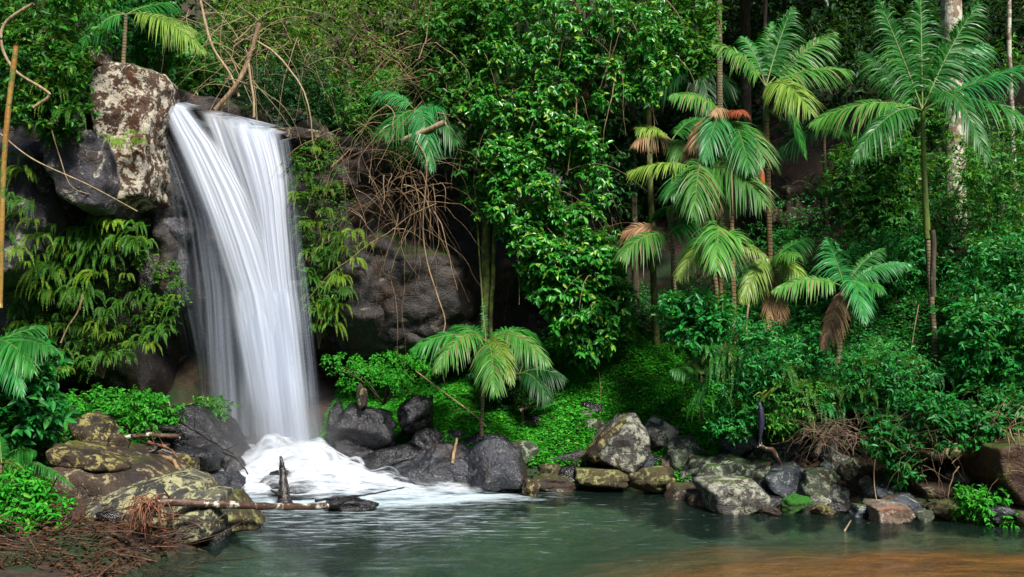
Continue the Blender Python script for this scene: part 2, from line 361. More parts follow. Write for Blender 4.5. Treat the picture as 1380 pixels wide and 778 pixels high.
# ---------------------------------------------------------------- terrain
_xr = np.array([-9, -4.0, -3.9, -2.6, -1.2, -.65, 1.6, 2.3, 3.4, 4.4, 5.3, 8, 14, 60.]); _yr = np.array([13.2, 13.2, 12.9, 12.4, 11.9, 11.3, 11.6, 10.5, 10.2, 9.6, 9.3, 8.2, 6.5, 3.])
_yl = np.array([-60, 0, 5, 7, 8, 8.9, 9.5, 11, 12.5, 13.5, 60]); _xl = np.array([-5, -5, -3.9, -3.3, -3.05, -2.75, -3.1, -3.65, -4.1, -4.2, -4.2])
def TH(x, y, fine=True):
    x = np.asarray(x, float); y = np.asarray(y, float)
    dr = y-np.interp(x, _xr, _yr); dl = np.interp(y, _yl, _xl)-x
    kr = sstep(1.2, 2.4, x)
    back = np.where(dr > 0, np.minimum(dr*(1.0-.55*kr), .22+dr*(.44+.22*sstep(.0, 1.2, x))), 0)
    right = sstep(2, 6, x)*np.maximum(dr-1.0, 0)*.22+kr*np.clip(dr-.9, 0, .8)*.35
    back = back+right+sstep(15.5, 18, y)*sstep(.5, -1.5, x)*3.2
    ky = sstep(8.6, 10.5, y)
    left = np.where(dl > 0, np.minimum(dl*(.3+.45*ky), .12+.2*ky+dl*(.07+.2*ky)), 0)
    left = left+sstep(13.5, 15, y)*sstep(-3.5, -5, x)*2.0
    land = np.maximum(back, left)
    d = np.minimum(-dr, -dl)
    near = sstep(4, -1, y)*1.6
    bed = -np.clip(d*.6+.1, 0, 1.0-.62*sstep(-1.5, 2.0, x))
    bar = np.clip(1.3-np.hypot((x-3.6)/4.0, (y-7.3)/2.9), 0, 1)+np.clip(1.0-np.hypot((x-5.2)/2.6, (y-8.0)/.9), 0, 1)*.6
    bed = np.where(bar > 0, bed+(-.13-bed)*sstep(0, 1.25, bar*1.15)*(bed < -.13), bed)
    z = np.where(d < 0, land, bed)
    r = np.hypot(x, y-4); z = z+sstep(15, 34, r)*10*np.where(y > 13, .5, 1.0)  # raised gorge rim, shaped to cut sky light from low angles
    z = np.where(y < 2, np.maximum(z, sstep(2, -4, y)*1.8+np.maximum(-4-y, 0)*.5), z)  # unseen ground behind the viewpoint, raised to block low light
    if fine:
        P = np.stack([x, y, x*0], -1)
        z = z+np.where(d < 0, fbm(P*.8, 4)*.16*np.clip(-d, 0, 1), fbm(P*1.2, 3)*.05)
    return z
def axis(lo, a, b, hi, st, n):
    m = np.arange(a, b, st); e = np.linspace(0, 1, n)[1:]**1.8
    return np.concatenate([(a-(a-lo)*e)[::-1], m, b+(hi-b)*e])
gx = axis(-70, -11, 11, 70, .11, 22); gy = axis(-60, 4, 19, 80, .11, 22)
GX, GY = np.meshgrid(gx, gy, indexing='ij'); GZ = TH(GX, GY)
xx, yy = GX.ravel(), GY.ravel(); d_ = np.minimum(-(yy-np.interp(xx, _xr, _yr)), -(np.interp(yy, _yl, _xl)-xx))
bar = np.clip(1.3-np.hypot((xx-3.2)/3.6, (yy-7.0)/2.6), 0, 1)+np.clip(1.0-np.hypot((xx-5.2)/2.6, (yy-8.0)/.9), 0, 1)*.6
g = mk('ground', np.stack([xx, yy, GZ.ravel()], 1), grid_faces(len(gx), len(gy)), M['soil'], smooth=True, attrs={'bar': bar, 'deep': sstep(-.05, .15, d_)*(yy > 0)})
tag(g, 'brown forest soil banks and stony stream bed under the pool', kind='structure')

wx = np.linspace(-8, 16, 200); wy = np.linspace(1.5, 13.6, 120); WX, WY = np.meshgrid(wx, wy, indexing='ij')
fo = .9*np.exp(-((WX+2.4)/1.7)**2-((WY-10.9)/.65)**2)+.75*np.exp(-((WX+.9)/1.1)**2-((WY-10.95)/.4)**2)+.34*np.exp(-((WX+1.6)/2.8)**2-((WY-9.4)/1.2)**2)+.09
WZ = .012*fbm(np.stack([WX*.9, WY*2, WX*0], -1), 3)*1.0
w = mk('water', np.stack([WX.ravel(), WY.ravel(), WZ.ravel()], 1), grid_faces(200, 120), M['water'], smooth=True, attrs={'foam': fo.ravel()})
tag(w, 'teal green plunge pool turning amber over the sandbar', kind='structure')

# ---------------------------------------------------------------- cliff
def cliffY(x, z):
    y = 13.55+0*x
    y = y-.35*np.exp(-((x+6.8)/1.6)**2)                                        # bulge on the left wall
    y = y-.9*sstep(-5.6, -5.15, x)*sstep(-4.75, -5.05, x)*sstep(1.8, 2.8, z)*.55  # pillar beside the fall
    y = y+1.3*sstep(2.9, 1.6, z)*sstep(-5.6, -5.0, x)*sstep(-2.4, -3.2, x)      # cave behind the fall
    y = y-.6*np.exp(-((x+1.75)/1.15)**2)*sstep(1.3, 2.0, z)*sstep(4.2, 3.0, z)    # brown bulge right of the fall
    y = y+.9*sstep(1.75, 1.45, z)*sstep(-3.4, -2.6, x)
    y = y+.8*sstep(3.0, 3.6, z)*sstep(-2.2, -1.5, x)
    y = y+1.4*sstep(-.4, 1.2, x)+.5*sstep(1.6, .9, z)*sstep(-5.5, -6.2, x)
    return y
nu, nv = 330, 190
ux = np.linspace(-12.5, 1.9, nu); v = np.linspace(0, 1, nv)
UX, VV = np.meshgrid(ux, v, indexing='ij')
topz = 4.85+.75*sstep(-3.0, -4.6, UX)+.1*sstep(-5.0, -6, UX)-.0*UX
fz = np.clip(VV/.72, 0, 1); bk = np.clip((VV-.72)/.28, 0, 1)
Z = -.6+(topz+.6)*fz; Yc = cliffY(UX, Z)+bk*3.6
Z = Z+bk*(.55+.35*bk)
P = np.stack([UX, Yc, Z], -1)
blk = np.abs(noise3(P*np.array([.9, .9, 1.3])+3))*1.0
n_ = fbm(P*.9, 5, .55)
dis = .32*n_-.28*blk+.10*np.round(3*noise3(P*np.array([1.5, 1.5, 2.6])+9))/3
Yc = Yc-dis*(1-bk*.6); Z = Z+bk*.18*fbm(P*1.4, 3)
c = mk('cliff', np.stack([UX.ravel(), Yc.ravel(), Z.ravel()], 1), grid_faces(nu, nv), M['r_cliff'], smooth=True)
tag(c, 'dark wet rock cliff the waterfall drops over, undercut at its foot', kind='structure')
def onCliff(x, z):
    return cliffY(x, z)-.1

# ---------------------------------------------------------------- rocks
_ico = {}
def ico(s):
    if s not in _ico:
        bm = bmesh.new(); bmesh.ops.create_icosphere(bm, subdivisions=s, radius=1)
        _ico[s] = (np.array([v.co[:] for v in bm.verts]), np.array([[q.index for q in f.verts] for f in bm.faces])); bm.free()
    return _ico[s]
def hull_planes(pts):
    bm = bmesh.new()
    for p in pts: bm.verts.new(p)
    bmesh.ops.convex_hull(bm, input=bm.verts[:]); bm.normal_update()
    N = []; D = []
    for f in bm.faces:
        n = np.array(f.normal[:]); d = float(n@np.array(f.verts[0].co[:]))
        if d < 0: n, d = -n, -d
        N.append(n); D.append(max(d, 1e-3))
    bm.free(); return np.array(N), np.array(D)
def rock_from_planes(N, D, sub, p, size, rng, rough=1.0):
    V, Fc = ico(sub); q = np.maximum(V@N.T, 0)/D[None]
    r = (q**p).sum(1)**(-1/p); X = V*r[:, None]
    s = rng.rand(3)*50
    f = X/size
    q = noise3(f*np.array([1.6, 1.6, 3.4])+s+3); led = np.round(q*4)/4
    dsp = (.085*fbm(f*1.6+s, 5, .58)-.07*np.abs(noise3(f*3.2+s+7))+.10*led+.02*noise3(f*14+s))*size*rough
    return X+V*dsp[:, None], Fc
RK = {'n': 0}
def rock(px, py, w, h, Y, mat, label, dep=.8, seed=None, rot=0, flat=1, name='boulder', group=None, cat='boulder', sub=4, sharp=34, rough=1.0):
    RK['n'] += 1; rng = RS(1000+RK['n'] if seed is None else seed)
    c = W(px, py, Y); ww, hh = w/F*Y, h/F*Y; dd = (ww+hh)/2*dep*1.3
    N = nrm(rng.normal(size=(13, 3))*np.array([1, 1, .9])); D = .62+.3*rng.rand(13)
    N = np.concatenate([N, nrm(np.eye(3)), -np.eye(3)]); D = np.concatenate([D, np.full(6, .95)])
    V, Fc = rock_from_planes(N, D, sub, sharp, 1.0, rng, rough)
    a = math.radians(rot); R = np.array([[math.cos(a), 0, -math.sin(a)], [0, 1, 0], [math.sin(a), 0, math.cos(a)]])
    V = V-(V.max(0)+V.min(0))/2; V = V/(V.max(0)-V.min(0))*np.array([ww, dd, hh])
    V = V@R.T
    o = mk(name, V, Fc, M[mat], smooth=True); o.location = c+np.array([0, dd*.25, 0])
    return tag(o, label, cat, group)
def outline_rock(poly, Y, dep, mat, label, front=.55, back=.9, name='boulder', cat='boulder', shift=(0, 0), sub=5, sharp=60, rough=.55, lean=0, seed=0):
    a = np.array(poly, float); c = a.mean(0); fc = c+np.array(shift)
    pts = []
    for s_, oy in ((front, 0), (1.0, .35), (back, 1.0)):
        for q in a:
            e = (fc if s_ == front else c)+(q-c)*s_; yy_ = Y+dep*oy
            w_ = W(e[0], e[1], Y); w_[1] = yy_-lean*(w_[2]-W(c[0], c[1], Y)[2]); pts.append(w_)
    pts = np.array(pts); cen = pts.mean(0); rng = RS(500+seed+RK['n']); RK['n'] += 1
    N, D = hull_planes(pts-cen); size = float(np.ptp(pts[:, 0])+np.ptp(pts[:, 2]))/2
    V, Fc = rock_from_planes(N, D, sub, sharp, size, rng, rough)
    o = mk(name, V, Fc, M[mat], smooth=True); o.location = cen
    return tag(o, label, cat)

# big outcrop left of the fall
outline_rock([(112, 78), (150, 70), (205, 88), (216, 108), (210, 150), (196, 215), (120, 212), (112, 150)], 12.35, 1.6, 'r_outcrop', 'rust brown outcrop block blotched with white lichen, top of the left wall', front=.86, name='rock_outcrop', cat='rock outcrop', rough=.55)
outline_rock([(100, 165), (195, 175), (198, 225), (194, 268), (150, 280), (110, 262), (104, 200)], 12.15, 1.5, 'r_outcrop', 'lower lichen-blotched block with moss shelf above, beside the fall lip', front=.86, name='rock_outcrop', cat='rock outcrop', rough=.55)
outline_rock([(42, 178), (130, 165), (150, 250), (132, 284), (100, 288), (72, 268), (48, 225)], 11.75, 1.7, 'r_outcrop_grey', 'smooth slate grey outcrop face left of the lichen blocks', front=.85, name='rock_outcrop', cat='rock outcrop', rough=.6)
outline_rock([(-40, 190), (38, 185), (46, 300), (25, 380), (-45, 400)], 12.0, 1.4, 'r_outcrop_grey', 'dark grey rock face behind the orange cane at the far left', front=.8, name='rock_outcrop', cat='rock outcrop', rough=.7)
outline_rock([(98, 62), (128, 58), (136, 84), (104, 92)], 12.6, .6, 'r_outcrop', 'small lichened knob poking out above the outcrop block', name='rock_outcrop', cat='rock outcrop')
outline_rock([(355, 168), (400, 163), (448, 172), (452, 192), (385, 196), (358, 184)], 13.2, .9, 'r_brown', 'mossy brown ledge rock at the right edge of the fall lip', name='rock_ledge', cat='rock ledge')
outline_rock([(450, 350), (540, 335), (640, 352), (648, 420), (600, 462), (500, 478), (452, 470)], 13.0, 1.6, 'r_cliff', 'broad brown overhanging rock above the fern bank', front=.8, name='rock_outcrop', cat='rock outcrop', rough=1.0)
outline_rock([(200, 165), (262, 160), (268, 300), (250, 420), (180, 400), (182, 300)], 13.1, 1.0, 'r_wetblue', 'dark wet pillar of rock behind the left edge of the fall', front=.85, name='rock_pillar', cat='rock pillar', rough=.8)

outline_rock([(1035, 225), (1125, 232), (1140, 300), (1130, 345), (1045, 350)], 15.0, 1.4, 'r_brown', 'shadowed brown rock face in the gap between clump and slope', name='rock_outcrop', cat='rock outcrop', rough=1.0)
# left bank
outline_rock([(85, 690), (130, 668), (215, 645), (262, 660), (270, 735), (200, 748), (95, 725)], 8.35, 1.0, 'r_yellow2', 'pale lichened boulder under the orange root clump', front=.55, shift=(-20, 14), rough=.35)
outline_rock([(205, 690), (240, 668), (285, 672), (292, 725), (240, 744), (198, 742)], 8.25, .8, 'r_yellow2', 'grey boulder with yellow lichen between the root clump and the olive wedge', front=.5, shift=(10, 10), seed=3, rough=.35)
outline_rock([(262, 672), (300, 672), (342, 722), (300, 728), (262, 720)], 8.6, .7, 'r_moss', 'olive mossy wedge boulder carrying the speckled log', front=.5, shift=(-10, 4), seed=5, rough=.35)
outline_rock([(42, 625), (60, 602), (110, 612), (160, 630), (205, 655), (200, 690), (110, 712), (40, 700)], 9.0, 1.3, 'r_brown', 'large brown hump boulder with yellow lichen along its crest', front=.6, shift=(-14, 16), seed=7, rough=.4)
outline_rock([(45, 612), (60, 600), (112, 610), (165, 632), (160, 645), (95, 630), (50, 632)], 9.1, .6, 'r_yellow', 'yellow lichened slab forming the crest of the brown hump', front=.6, seed=8)
outline_rock([(72, 575), (100, 558), (130, 572), (148, 598), (135, 612), (95, 612), (76, 598)], 10.0, .8, 'r_yellow', 'angular brown boulder with pale yellow top beside the blue grey one', front=.5, shift=(10, 8), rough=.35)
rock(155, 608, 26, 46, 9.9, 'r_yellow', 'narrow yellow faced stone leaning on the angular boulder', rot=-20)
rock(47, 585, 58, 42, 10.1, 'r_blue', 'blue grey boulder half under fern leaves on the left bank')
rock(230, 664, 34, 27, 9.6, 'r_yellow', 'small yellow mossed stone above the speckled log')
outline_rock([(195, 575), (238, 546), (262, 562), (290, 592), (318, 622), (300, 645), (240, 640), (205, 610)], 11.2, 1.3, 'r_wet', 'largest wet black slab left of the plunge foam', front=.7, shift=(-6, 10), seed=11)
rock(255, 618, 80, 50, 10.9, 'r_wet', 'wet black block under the big slab')
rock(295, 655, 58, 36, 10.4, 'r_wetblue', 'wet flat topped block at the left foam edge')
rock(190, 645, 70, 50, 10.4, 'r_wet', 'dark wet boulder behind the brown hump')
rock(170, 600, 60, 40, 11.0, 'r_wet', 'dark boulder beneath the stacked driftwood')
rock(312, 640, 40, 44, 11.2, 'r_wetblue', 'rounded rock washed by a side trickle of the fall', sub=4)
rock(368, 656, 46, 42, 10.9, 'r_wet', 'dark rock in the foam behind the upright stump')
rock(404, 665, 60, 28, 10.7, 'r_wet', 'low dark rock in the foam just beyond the upright stump')
rock(472, 684, 76, 26, 10.0, 'r_wet', 'flat black rock alone in the pool in front of the foam', rough=1.1)
rock(335, 600, 40, 26, 12.2, 'r_wet', 'dark rock at the foot of the veil')
# right of the fall
rock(486, 576, 98, 66, 12.0, 'r_wet', 'glistening black dome boulder right of the fall', rough=1.2)
rock(558, 560, 52, 56, 12.1, 'r_wet', 'black angular boulder under the grass behind the oval one')
rock(576, 602, 56, 50, 11.8, 'r_wet', 'black oval boulder below the angular one')
rock(535, 622, 110, 46, 11.7, 'r_wet', 'long dark slab between the dome boulder and the wet bank slab')
rock(478, 612, 60, 40, 11.9, 'r_wet', 'dark low boulder under the dome boulder at the foam')
outline_rock([(500, 632), (560, 612), (620, 602), (648, 612), (652, 655), (600, 662), (515, 655)], 11.3, 1.0, 'r_wetblue', 'blue grey wet slab sloping into the foam', front=.6, shift=(14, 8), seed=20, rough=.9)
outline_rock([(610, 662), (622, 628), (642, 602), (672, 597), (700, 610), (714, 640), (712, 664), (640, 672)], 11.0, 1.1, 'r_wetblue', 'big wet pyramid boulder with a brown left face', front=.5, shift=(16, 12), seed=21, rough=.5)
rock(487, 534, 15, 36, 11.9, 'r_brown', 'small upright mossy stone standing on the dome boulder', rot=8)
rock(452, 572, 30, 60, 12.4, 'r_wet', 'dark boulder between the fall and the dome boulder')
rock(716, 658, 26, 26, 10.9, 'r_yellow', 'small yellow stone at the foot of the pyramid boulder')
outline_rock([(722, 618), (790, 604), (800, 622), (770, 640), (735, 642)], 11.7, .8, 'r_wetblue', 'dark bluish slab under the bright green bank', front=.8)
rock(745, 654, 76, 26, 11.3, 'r_brown', 'low brown boulder at the waterline beside the yellow stone')
rock(750, 640, 50, 34, 11.7, 'r_moss', 'mossy stone tucked under the bluish slab')
outline_rock([(785, 622), (812, 590), (843, 562), (862, 560), (880, 584), (878, 622), (848, 648), (838, 640)], 11.3, 1.0, 'r_grey', 'tall leaning grey slab with a mossy left shoulder', front=.8, shift=(6, 4), seed=30, sharp=40)
outline_rock([(784, 620), (812, 588), (846, 561), (852, 566), (822, 612), (800, 632)], 11.45, .7, 'r_yellow', 'moss yellow shoulder stone against the leaning slab', front=.8, seed=31)
rock(815, 648, 80, 26, 11.2, 'r_moss', 'thin moss edged slab under the leaning grey slab')
rock(890, 592, 50, 54, 11.7, 'r_grey', 'grey boulder tucked behind the leaning slab', rot=-20)
rock(886, 648, 76, 36, 11.0, 'r_moss', 'yellow green mossy dome at the waterline')
rock(930, 616, 62, 56, 11.3, 'r_green', 'greenish boulder between the leaning slab and the lichened heap')
rock(905, 625, 30, 26, 11.3, 'r_tan', 'small tan stone on the leaf litter gap')
outline_rock([(935, 645), (950, 625), (1000, 620), (1030, 632), (1030, 652), (985, 662), (940, 660)], 10.6, .8, 'r_green', 'pale green grey boulder right behind the blocky one', front=.75, seed=33)
rock(1000, 605, 56, 34, 11.2, 'r_blue', 'dull blue rock high in the heap under the shrubs')
outline_rock([(948, 658), (985, 650), (1030, 654), (1046, 672), (1038, 690), (985, 700), (958, 694)], 9.8, .8, 'r_grey', 'blocky white lichened boulder standing in the water', front=.82, shift=(4, 4), seed=35, sharp=40)
rock(945, 672, 34, 26, 10.3, 'r_brown', 'brown stone peeping out left of the blocky boulder')
rock(1022, 640, 60, 40, 10.7, 'r_green', 'speckled boulder wedged right of the pale green one')
rock(1062, 655, 56, 50, 10.4, 'r_blue', 'bluish pointed boulder above the moss mound', rot=15)
rock(1108, 662, 84, 58, 10.3, 'r_green', 'wide speckled boulder beside the bluish pointed one')
rock(1045, 620, 80, 28, 11.0, 'r_green', 'flat slab lying across the heap below the purple bract')
rock(1062, 606, 46, 24, 11.1, 'r_blue', 'small deep blue block on the flat slab')
rock(1074, 681, 44, 24, 9.9, 'r_green_moss', 'bright green moss mound at the waterline', rot=12, seed=4)
rock(1112, 690, 34, 18, 9.8, 'r_yellow', 'small yellow brown stone at the waterline by the moss mound')
rock(1040, 690, 26, 12, 9.7, 'r_brown', 'little brown stone at the foot of the blocky boulder')
rock(1165, 690, 36, 20, 9.7, 'r_blue', 'small grey cobble left of the tan block')
outline_rock([(1180, 686), (1196, 682), (1232, 684), (1240, 698), (1230, 708), (1184, 710)], 9.35, .5, 'r_tan', 'tan speckled block at the water edge', front=.88, sharp=40)
rock(1193, 668, 40, 28, 9.9, 'r_blue', 'dark oval stone above the tan block')
rock(1205, 646, 64, 44, 10.3, 'r_brown', 'brown mossy boulder under the hanging dead vines')
rock(1256, 662, 56, 42, 9.9, 'r_brown', 'square brown boulder beneath the ledge')
rock(1150, 640, 46, 44, 10.5, 'r_green', 'dark speckled boulder in the shade right of the wide one')
rock(1168, 655, 20, 26, 10.2, 'r_tan', 'small reddish stone standing by the dark speckled boulder')
rock(1290, 690, 60, 26, 9.5, 'r_moss', 'mossy low stone under the grass tufts')
rock(1352, 695, 46, 26, 9.2, 'r_wetblue', 'dark stone with a white streak at the lower right waterline')
outline_rock([(1340, 600), (1372, 585), (1430, 590), (1430, 690), (1380, 690), (1345, 650)], 9.2, 1.0, 'r_orange', 'orange brown boulder at the right edge of the picture', front=.8)
outline_rock([(1235, 612), (1330, 590), (1395, 585), (1398, 600), (1330, 618), (1245, 628)], 9.6, 1.0, 'r_moss', 'long mossy ledge above the dark hollow on the right', front=.85, name='rock_ledge', cat='rock ledge')
rock(1320, 650, 60, 50, 10.0, 'r_brown', 'shaded brown boulder in the hollow under the long ledge')

rng = RS(77)
fills = [(-.8, 1.7, 46), (1.6, 5.8, 105), (-3.0, -.6, 16)]
for a, b, n in fills:
    for i in range(n):
        x = a+(b-a)*rng.rand(); y = float(np.interp(x, _xr, _yr))+(-.12+1.15*rng.rand()**1.1); s = .07+.20*rng.rand()**1.5
        z = float(TH(x, y))+s*.15; z = max(z, .0); px = 690+x/y*F; py = HZ-(z-CAMZ)/y*F
        dark = x < 0
        rock(px, py, s*2.0/y*F, s*(1.1+.7*rng.rand())/y*F, y, ['r_brown', 'r_green', 'r_blue', 'r_wet', 'r_grey'][rng.randint(5)] if not dark else 'r_wet',
             'small stone filling the gaps between the boulders on the far bank' if not dark else 'small wet black stone wedged between the boulders by the fall',
             sub=3, name='stone', cat='stone', group='small stones between the far bank boulders' if not dark else 'wet stones by the fall', rot=40*rng.rand()-20)
for i in range(26):
    y = 8.3+3.6*rng.rand(); x = float(np.interp(y, _yl, _xl))-.05-.9*rng.rand(); s = .07+.16*rng.rand(); z = float(TH(x, y))+s*.1
    rock(690+x/y*F, HZ-(z-CAMZ)/y*F, s*2/y*F, s*1.3/y*F, y, ['r_brown', 'r_wet', 'r_yellow', 'r_wet'][rng.randint(4)], 'small stone lying among the left bank boulders', sub=3, name='stone', cat='stone', group='small stones on the left bank')

# ---------------------------------------------------------------- waterfall
def pl(points, rows):
    a = np.array(points, float); return np.interp(rows, a[:, 1], a[:, 0])
fallroot = empty('waterfall', W(375, 640, 12.3), 'silky white waterfall pouring over the dark cliff into the pool', 'waterfall')
def sheet(name, Lp, Rp, r0, r1, Ylip, Ybot, mat, dens, seed, nu=70, nv=120, back=.7, fade=.42, wav=.035, topfade=0., botfade=0., skew=0):
    rng = RS(seed); u = np.linspace(0, 1, nu); v = np.linspace(0, 1, nv); U, Vv = np.meshgrid(u, v, indexing='ij')
    Lr = np.array(Lp, float); Rr = np.array(Rp, float)
    rl = Lr[0, 1]+(r1-Lr[0, 1])*Vv; rr = Rr[0, 1]+(r1-Rr[0, 1])*Vv
    row = rl*(1-U)+rr*U
    px = pl(Lp, rl)*(1-U)+pl(Rp, rr)*U
    Yd = Ylip+(Ybot-Ylip)*np.sqrt(Vv)
    fold = fbm(np.stack([U*9+seed, Vv*.9, U*0], -1), 3)*wav
    Yd = Yd-fold
    Yn = 12.6
    X = (px-690)/F*Yn; Zz = CAMZ+(HZ-row)/F*Yn
    X = X*Yd/Yn; Zz = CAMZ+(Zz-CAMZ)*Yd/Yn
    # curl the sheet back over the lip
    nb_ = 10; bt = np.linspace(1, 0, nb_+1)[:-1]
    Xb = X[:, :1]+bt*.1; Yb = Yd[:, :1]+bt*back; Zb = Zz[:, :1]+.16*np.sin(np.minimum(bt*1.2, 1)*np.pi/2)-.02
    X = np.concatenate([Xb, X], 1); Yd = np.concatenate([Yb, Yd], 1); Zz = np.concatenate([Zb, Zz], 1)
    UU = np.concatenate([np.repeat(U[:, :1], nb_, 1), U], 1); VVx = np.concatenate([-bt[None]*.1+np.zeros((nu, 1)), Vv], 1)
    fa = fade*(1+.7*noise3(np.stack([VVx*3.1+seed, UU*0, UU*0+seed], -1))); ed = sstep(0, fa, UU)*sstep(1, 1-fa, UU)
    dn_ = ed*dens
    if topfade: dn_ = dn_*(1-topfade*sstep(.0, .3, VVx)*0)
    if botfade: dn_ = dn_*(1-botfade*sstep(.75, 1, VVx))
    if skew: dn_ = dn_*(.45+.55*sstep(0, .6, UU))
    V3 = np.stack([X.ravel(), Yd.ravel(), Zz.ravel()], 1)-np.array(fallroot.location)
    return mk(name, V3, grid_faces(nu, nv+nb_), mat, parent=fallroot, smooth=True, attrs={'dens': dn_.ravel()}, uv=np.stack([UU.ravel(), VVx.ravel()*6+seed], 1))
LA = [(207, 133), (218, 170), (237, 215), (264, 290), (291, 380), (311, 480), (326, 560), (330, 606)]
RA = [(262, 147), (305, 195), (343, 260), (374, 330), (397, 400), (410, 480), (421, 560), (426, 606)]
LB = [(298, 166), (316, 210), (333, 260), (342, 330), (352, 400), (362, 480), (370, 560), (372, 606)]
RB = [(386, 181), (394, 230), (397, 300), (403, 380), (413, 460), (422, 540), (430, 606)]
LC = [(209, 140), (222, 200), (243, 280), (252, 380), (256, 480), (262, 606)]
RC = [(240, 150), (290, 230), (330, 310), (350, 400), (360, 500), (368, 606)]
sheet('stream', LA, RA, 0, 612, 12.95, 12.35, M['fall'], .95, 1)
sheet('stream', LB, RB, 0, 614, 13.05, 12.5, M['fall'], .85, 2)
sheet('stream', [(x+6, y+2) for x, y in LA], [(x-4, y+3) for x, y in RA], 0, 612, 12.85, 12.15, M['fall'], .55, 3, fade=.3)
sheet('stream', [(x+8, y+2) for x, y in LB], [(x-2, y+1) for x, y in RB], 0, 612, 12.92, 12.25, M['fall'], .55, 5, fade=.25)
sheet('stream', [(262, 150), (300, 215), (335, 290), (350, 400), (365, 500), (375, 606)], [(352, 174), (360, 230), (376, 330), (392, 400), (402, 480), (412, 606)], 0, 612, 13.1, 12.55, M['fall'], .5, 6, fade=.3)
sheet('veil', [(200, 150), (206, 250), (214, 380), (232, 480), (248, 606)], [(240, 170), (262, 260), (290, 380), (315, 480), (335, 606)], 0, 600, 13.15, 12.9, M['veil'], .22, 27, fade=.5)
sheet('veil', [(250, 145), (290, 230), (318, 300), (335, 400), (352, 500), (360, 606)], [(384, 178), (392, 250), (398, 330), (406, 400), (416, 500), (428, 606)], 0, 610, 13.0, 12.4, M['fall'], .5, 28, fade=.35)
sheet('veil', LC, RC, 0, 600, 13.1, 12.75, M['veil'], .50, 7, fade=.35, skew=1)
sheet('veil', [(x+14, y) for x, y in LC], [(x+6, y) for x, y in RC], 0, 600, 13.0, 12.65, M['veil'], .4, 17, fade=.4)
sheet('veil', [(x-4, y) for x, y in LC], [(x-30, y) for x, y in RC], 0, 600, 13.05, 12.6, M['veil'], .24, 8, fade=.45)
sheet('veil', [(372, 190), (385, 300), (392, 400), (402, 500), (408, 606)], [(394, 186), (405, 240), (412, 330), (424, 420), (434, 500), (444, 606)], 0, 606, 13.0, 12.5, M['veil'], .42, 9, nu=30, fade=.4)
sheet('veil', [(288, 395), (300, 480), (306, 560), (300, 625)], [(425, 385), (436, 480), (446, 560), (470, 640)], 0, 632, 12.5, 12.0, M['veil'], .6, 10, fade=.4)
# foam apron
nx, ny = 150, 110
X, Y_ = np.meshgrid(np.linspace(-4.3, .9, nx), np.linspace(9.7, 13.0, ny), indexing='ij')
for k in range(5):
    amp = [1, .75, 1.2, .5, 1.4][k]; dsc = [.62, .6, .5, .7, .38][k]
    hgt = .32*np.exp(-((X+3.15)/.75)**2-((Y_-12.35)/.9)**2)+.19*np.exp(-((X+2.5)/1.3)**2-((Y_-11.5)/.9)**2)
    hgt = hgt*(1+.6*fbm(np.stack([X*1.8, Y_*1.3, X*0+k*5], -1), 3, .4))*amp+.02+.012*k+.02*fbm(np.stack([X*2.2, Y_*4, X*0+k], -1), 2)
    front = 10.25+.18*np.sin(X*2.1+k)+.65*sstep(-1.6, .6, X)+.25*noise3(np.stack([X*1.6, X*0+k, X*0], -1))
    dn_ = sstep(-.15, .8, Y_-front)*sstep(-4.1, -3.6, X)*sstep(.8, -.5, X)*sstep(13.0, 12.6, Y_)
    core = np.exp(-((X+2.8)/1.15)**2-((Y_-11.8)/1.2)**2)
    dn_ = dn_*(.55+.7*core)*dsc
    V3 = np.stack([X.ravel(), Y_.ravel(), hgt.ravel()], 1)-np.array(fallroot.location)
    mk('foam_apron', V3, grid_faces(nx, ny), M['foam'], parent=fallroot, smooth=True, attrs={'dens': dn_.ravel()})
# mist hanging round the plunge
t = NT('plunge_mist'); tc = t.n('TexCoord').outputs['Object']; ln = t.n('VectorMath', operation='LENGTH'); t.set(ln.inputs[0], tc)
pv = t.n('VolumePrincipled'); pv.inputs['Color'].default_value = (.93, .96, 1, 1); pv.inputs['Anisotropy'].default_value = .2
t.set(pv.inputs['Density'], t.math('MULTIPLY', t.ramp(ln.outputs['Value'], 1.0, .1), .42)); t.t.links.new(pv.outputs[0], t.out.inputs[1])
V, Fc = ico(3); mo = mk('mist', V, Fc, t.m); mo.location = (-3.15, 11.7, .5); mo.scale = (1.3, 1.1, 1.1)
tag(mo, 'pale spray mist round the foot of the waterfall', 'mist', kind='stuff')
# feeder stream behind the lip
X, Y_ = np.meshgrid(np.linspace(-5.2, -3.6, 40), np.linspace(13.0, 16, 60), indexing='ij')
Zf = 5.02+(Y_-13)*.30+.05*fbm(np.stack([X*3, Y_*3, X*0], -1), 3)+.3*sstep(-4.4, -5.2, X)
o = mk('stream', np.stack([X.ravel(), Y_.ravel(), Zf.ravel()], 1), grid_faces(40, 60), M['water'], smooth=True, attrs={'foam': (X*0+.35).ravel()})
tag(o, 'dark rippled feeder stream above the fall lip', kind='structure')

